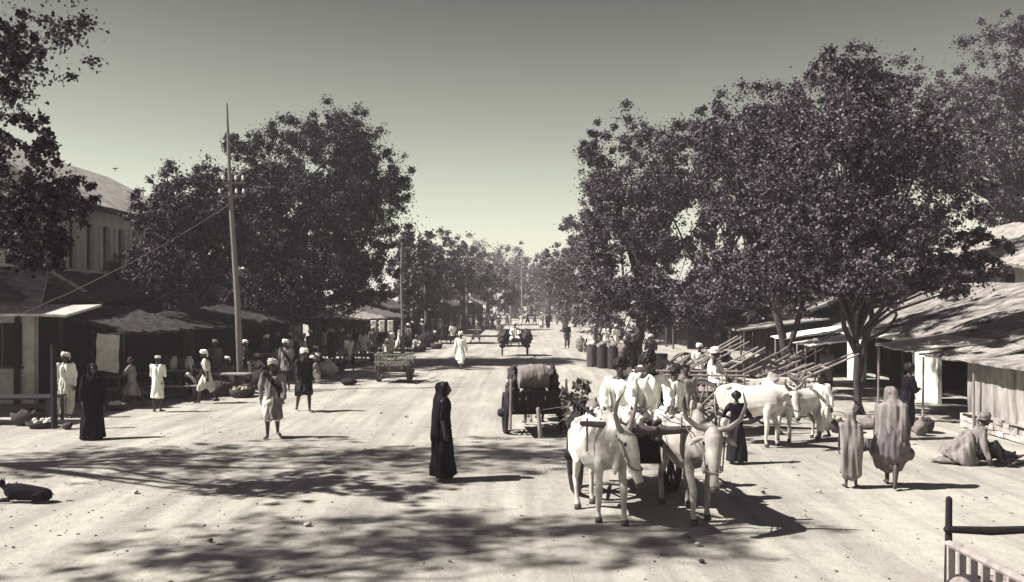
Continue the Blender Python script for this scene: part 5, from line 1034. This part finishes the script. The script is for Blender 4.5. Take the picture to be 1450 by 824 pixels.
for (px, py, h, yw, tp, lab) in ((706, 471, 1.6, 10, 'mauve', 'mauve figure beyond the far laden cart at its left'), (718, 463, 1.6, 60, 'grey', 'grey figure behind the far laden cart'), (738, 462, 1.6, -30, 'cream', 'cream clad figure right of the far laden cart'), (747, 460, 1.6, 40, 'dark', 'dark figure below the small far house'), (757, 459, 1.6, 100, 'grey', 'grey figure left of the far man in white'), (789, 461, 1.6, -20, 'grey', 'grey figure right of the far dark robed figure'), (697, 468, 1.6, 0, 'dark', 'dark figure left of the mauve figure')):
    person(lab, G(px, py), h, D(yw), 'walk', (tp, .4, .9), ('dhoti', tp, .7), ('turban', 'white' if tp != 'cream' else 'mauve'), .03, 0, False, FP, vox=.035)
person('driver in white seated on the far laden cart', FC + Vector((0, -.3, .9)), 1.65, 0, 'sit', ('white', 0, 1.1), ('dhoti', 'white', .8), ('turban', 'cream'), .05)
person('driver whose dark head shows above the rolled mat', DC + Vector((.05, 1.5, .42)), 1.6, D(182), 'sit', ('dark', 0, .9), ('dhoti', 'grey', .7), ('hair', 'hair'), .05)
# riders on the near cart
bdr = lambda lx, ly, z: MC + Matrix.Rotation(MY, 3, 'Z') @ Vector((lx, ly, z))
person('driver in a white shirt with dark bushy hair on the near cart', bdr(.26, -.55, 1.16), 1.88, D(2), 'cross', ('white', 0, 1.1), ('dhoti', 'white', .9), ('bushy', 'hair'), .10, 0, True, bulk=1.1)
person('boy in white beside the driver reaching left', bdr(-.10, -.34, 1.14), 1.74, D(-12), 'cross', ('white', 0, 1.1), ('dhoti', 'cream', .9), ('bushy', 'hair'), .10, D(10), True)
bs = MB(); bs.box((.1, -.35, 1.05), (.95, .7, .15)); bs.build('seat_board', 'wood_dark', mc)
person('passenger in dark clothes behind the driver of the near cart', bdr(.52, .25, 1.0), 1.6, D(170), 'cross', ('dark', 0, .9), ('dhoti', 'dark', .8), ('hair', 'hair'), .05)
person('man in a white shirt standing just behind the near cart', G(955, 632), 1.58, D(15), 'stand', ('white', .3, .9), ('dhoti', 'grey', .7), ('bushy', 'hair'), .05, 0, True)
person('man in a mauve shirt right of the man behind the near cart', G(972, 622), 1.58, D(-15), 'stand', ('mauve', .3, .9), ('dhoti', 'cream', .7), ('hair', 'hair'), .05)
person('turbaned driver seated above the white ox', SC + Vector((.35, -.1, 1.0)), 1.66, D(60), 'cross', ('white', 0, 1.0), ('dhoti', 'white', .9), ('turban', 'white'), .1, 0, True)
person('girl in black with hands on hips before the white ox', G(1043, 656), 1.28, D(170), 'akimbo', ('black', 0, .9), ('skirt', 'dark', .9), ('bushy', 'hair'), .02, 0, True, female=True)
person('person in white leaning over the right hand ox', G(1166, 622), 1.45, D(-60), 'walk', ('white', .5, 1.0), ('dhoti', 'cream', .8), ('hair', 'hair'), .12, 0, True)
for (px, py, h, yw, ps, tp, bt, hd, lab) in ((872, 500, 1.62, 20, 'stand', 'white', 'cream', 'turban:cream', 'vendor in white behind the tall dark drums'),
        (858, 497, 1.6, -30, 'folded', 'cream', 'cream', 'hair:hair', 'vendor with folded arms above the middle drum'), (843, 494, 1.58, 60, 'stand', 'grey', 'grey', 'turban:white', 'grey clad vendor left of the drums'),
        (897, 530, 1.6, 10, 'stand', 'dark', 'dark', 'turban:grey', 'dark clad vendor seen over the driver'), (922, 532, 1.62, -20, 'folded', 'dark', 'dark', 'turban:cream', 'dark clad vendor with pale turban under the broad dense tree'),
        (885, 540, 1.55, 90, 'walk', 'dark', 'cream', 'hair:hair', 'dark topped man passing behind the boy on the cart'), (990, 560, 1.6, 0, 'stand', 'white', 'grey', 'turban:white', 'man in white left of the raised cart shafts'), (1170, 566, 1.6, 20, 'stand', 'grey', 'dark', 'hair:hair', 'grey clad man under the broad white awning'),
        (830, 499, 1.3, 10, 'squat', 'mauve', 'mauve', 'turban:cream', 'squatting figure left of the striped bundle')):
    k_, c_ = hd.split(':'); person(lab, G(px, py), h, D(yw), ps, (tp, .35 if ps != 'squat' else 0, .9), ('dhoti', bt, .7), (k_, c_), .04, 0, False, 'people among the right hand stalls', vox=.022)
# reins of the near pair
rn = MB()
for (hx, hy, hz_) in ((1.42, 11.6, 1.0), (2.40, 11.65, 1.0)):
    e = bdr(.25, -.80, 1.42); a = Vector((hx, hy, hz_)); rn.tube([a, a.lerp(e, .3) + Vector((0, 0, .22)), a.lerp(e, .6) + Vector((0, 0, .16)), e], .009, 5)
tag(rn.build('reins', 'rope'), 'rope reins running from the near pair of oxen to the driver', 'reins')
# right foreground
person('small figure wrapped head to ankle in pale striped cloth', G(1205, 690), 1.20, D(165), 'stand', ('mauve', .75, 0), ('dhoti', 'mauve', .8), None, .04, 0, True, veil=('mauve', 1.55), bulk=1.12)
person('woman with a broad pale veil and bunched dark skirt', G(1262, 689), 1.62, D(150), 'walk', ('mauve', 0, 0), ('bundle', 'grey', .5), None, .06, 0, True, veil=('mauve', .95), female=True, bulk=1.25)
person('dark silhouetted person before the white doorway', G(1284, 622), 1.60, D(95), 'folded', ('black', .3, 1.0), ('dhoti', 'dark', .7), ('bushy', 'hair'), .10, 0, True)
sit_ = person('turbaned man sitting on the ground propped on one arm', G(1378, 655), 1.60, D(72), 'recline', ('mauve', 0, 1.1), ('dhoti', 'dark', .95), ('turban', 'mauve'), .28, D(10), True, shawl='mauve', bulk=1.2)
g_ = MB(); g_.tube([(0, .02, .58), (0, .06, .48), (0, .12, .32), (0, .20, .14), (0, .26, .03)], [(.10, .08), (.22, .14), (.29, .22), (.34, .32), (.37, .38)], 18, rnd=False); g_.tube([(0, .3, .04), (-.1, .7, .03)], [(.2, .05), (.12, .03)], 10)
link('cloak', remesh(g_, .014, 1, .06, fx=(11, 11, 2), seed=4.4), 'mauve', sit_)
# ---------------------------------------------------------------- haze over the far road
hz = MB(); hz.box((0, 620, 14), (1300, 1290, 31)); ho = hz.build('haze', 'ground'); ho['kind'] = 'stuff'
hm = bpy.data.materials.new('haze'); hm.use_nodes = True; t = hm.node_tree; t.nodes.clear()
ou = t.nodes.new('ShaderNodeOutputMaterial'); pv = t.nodes.new('ShaderNodeVolumePrincipled'); pv.inputs['Color'].default_value = (0.90, 0.86, 0.93, 1); pv.inputs['Density'].default_value = 0.00085; pv.inputs['Anisotropy'].default_value = 0.2
t.links.new(pv.outputs[0], ou.inputs['Volume']); ho.data.materials.clear(); ho.data.materials.append(hm); ho.display_type = 'WIRE'
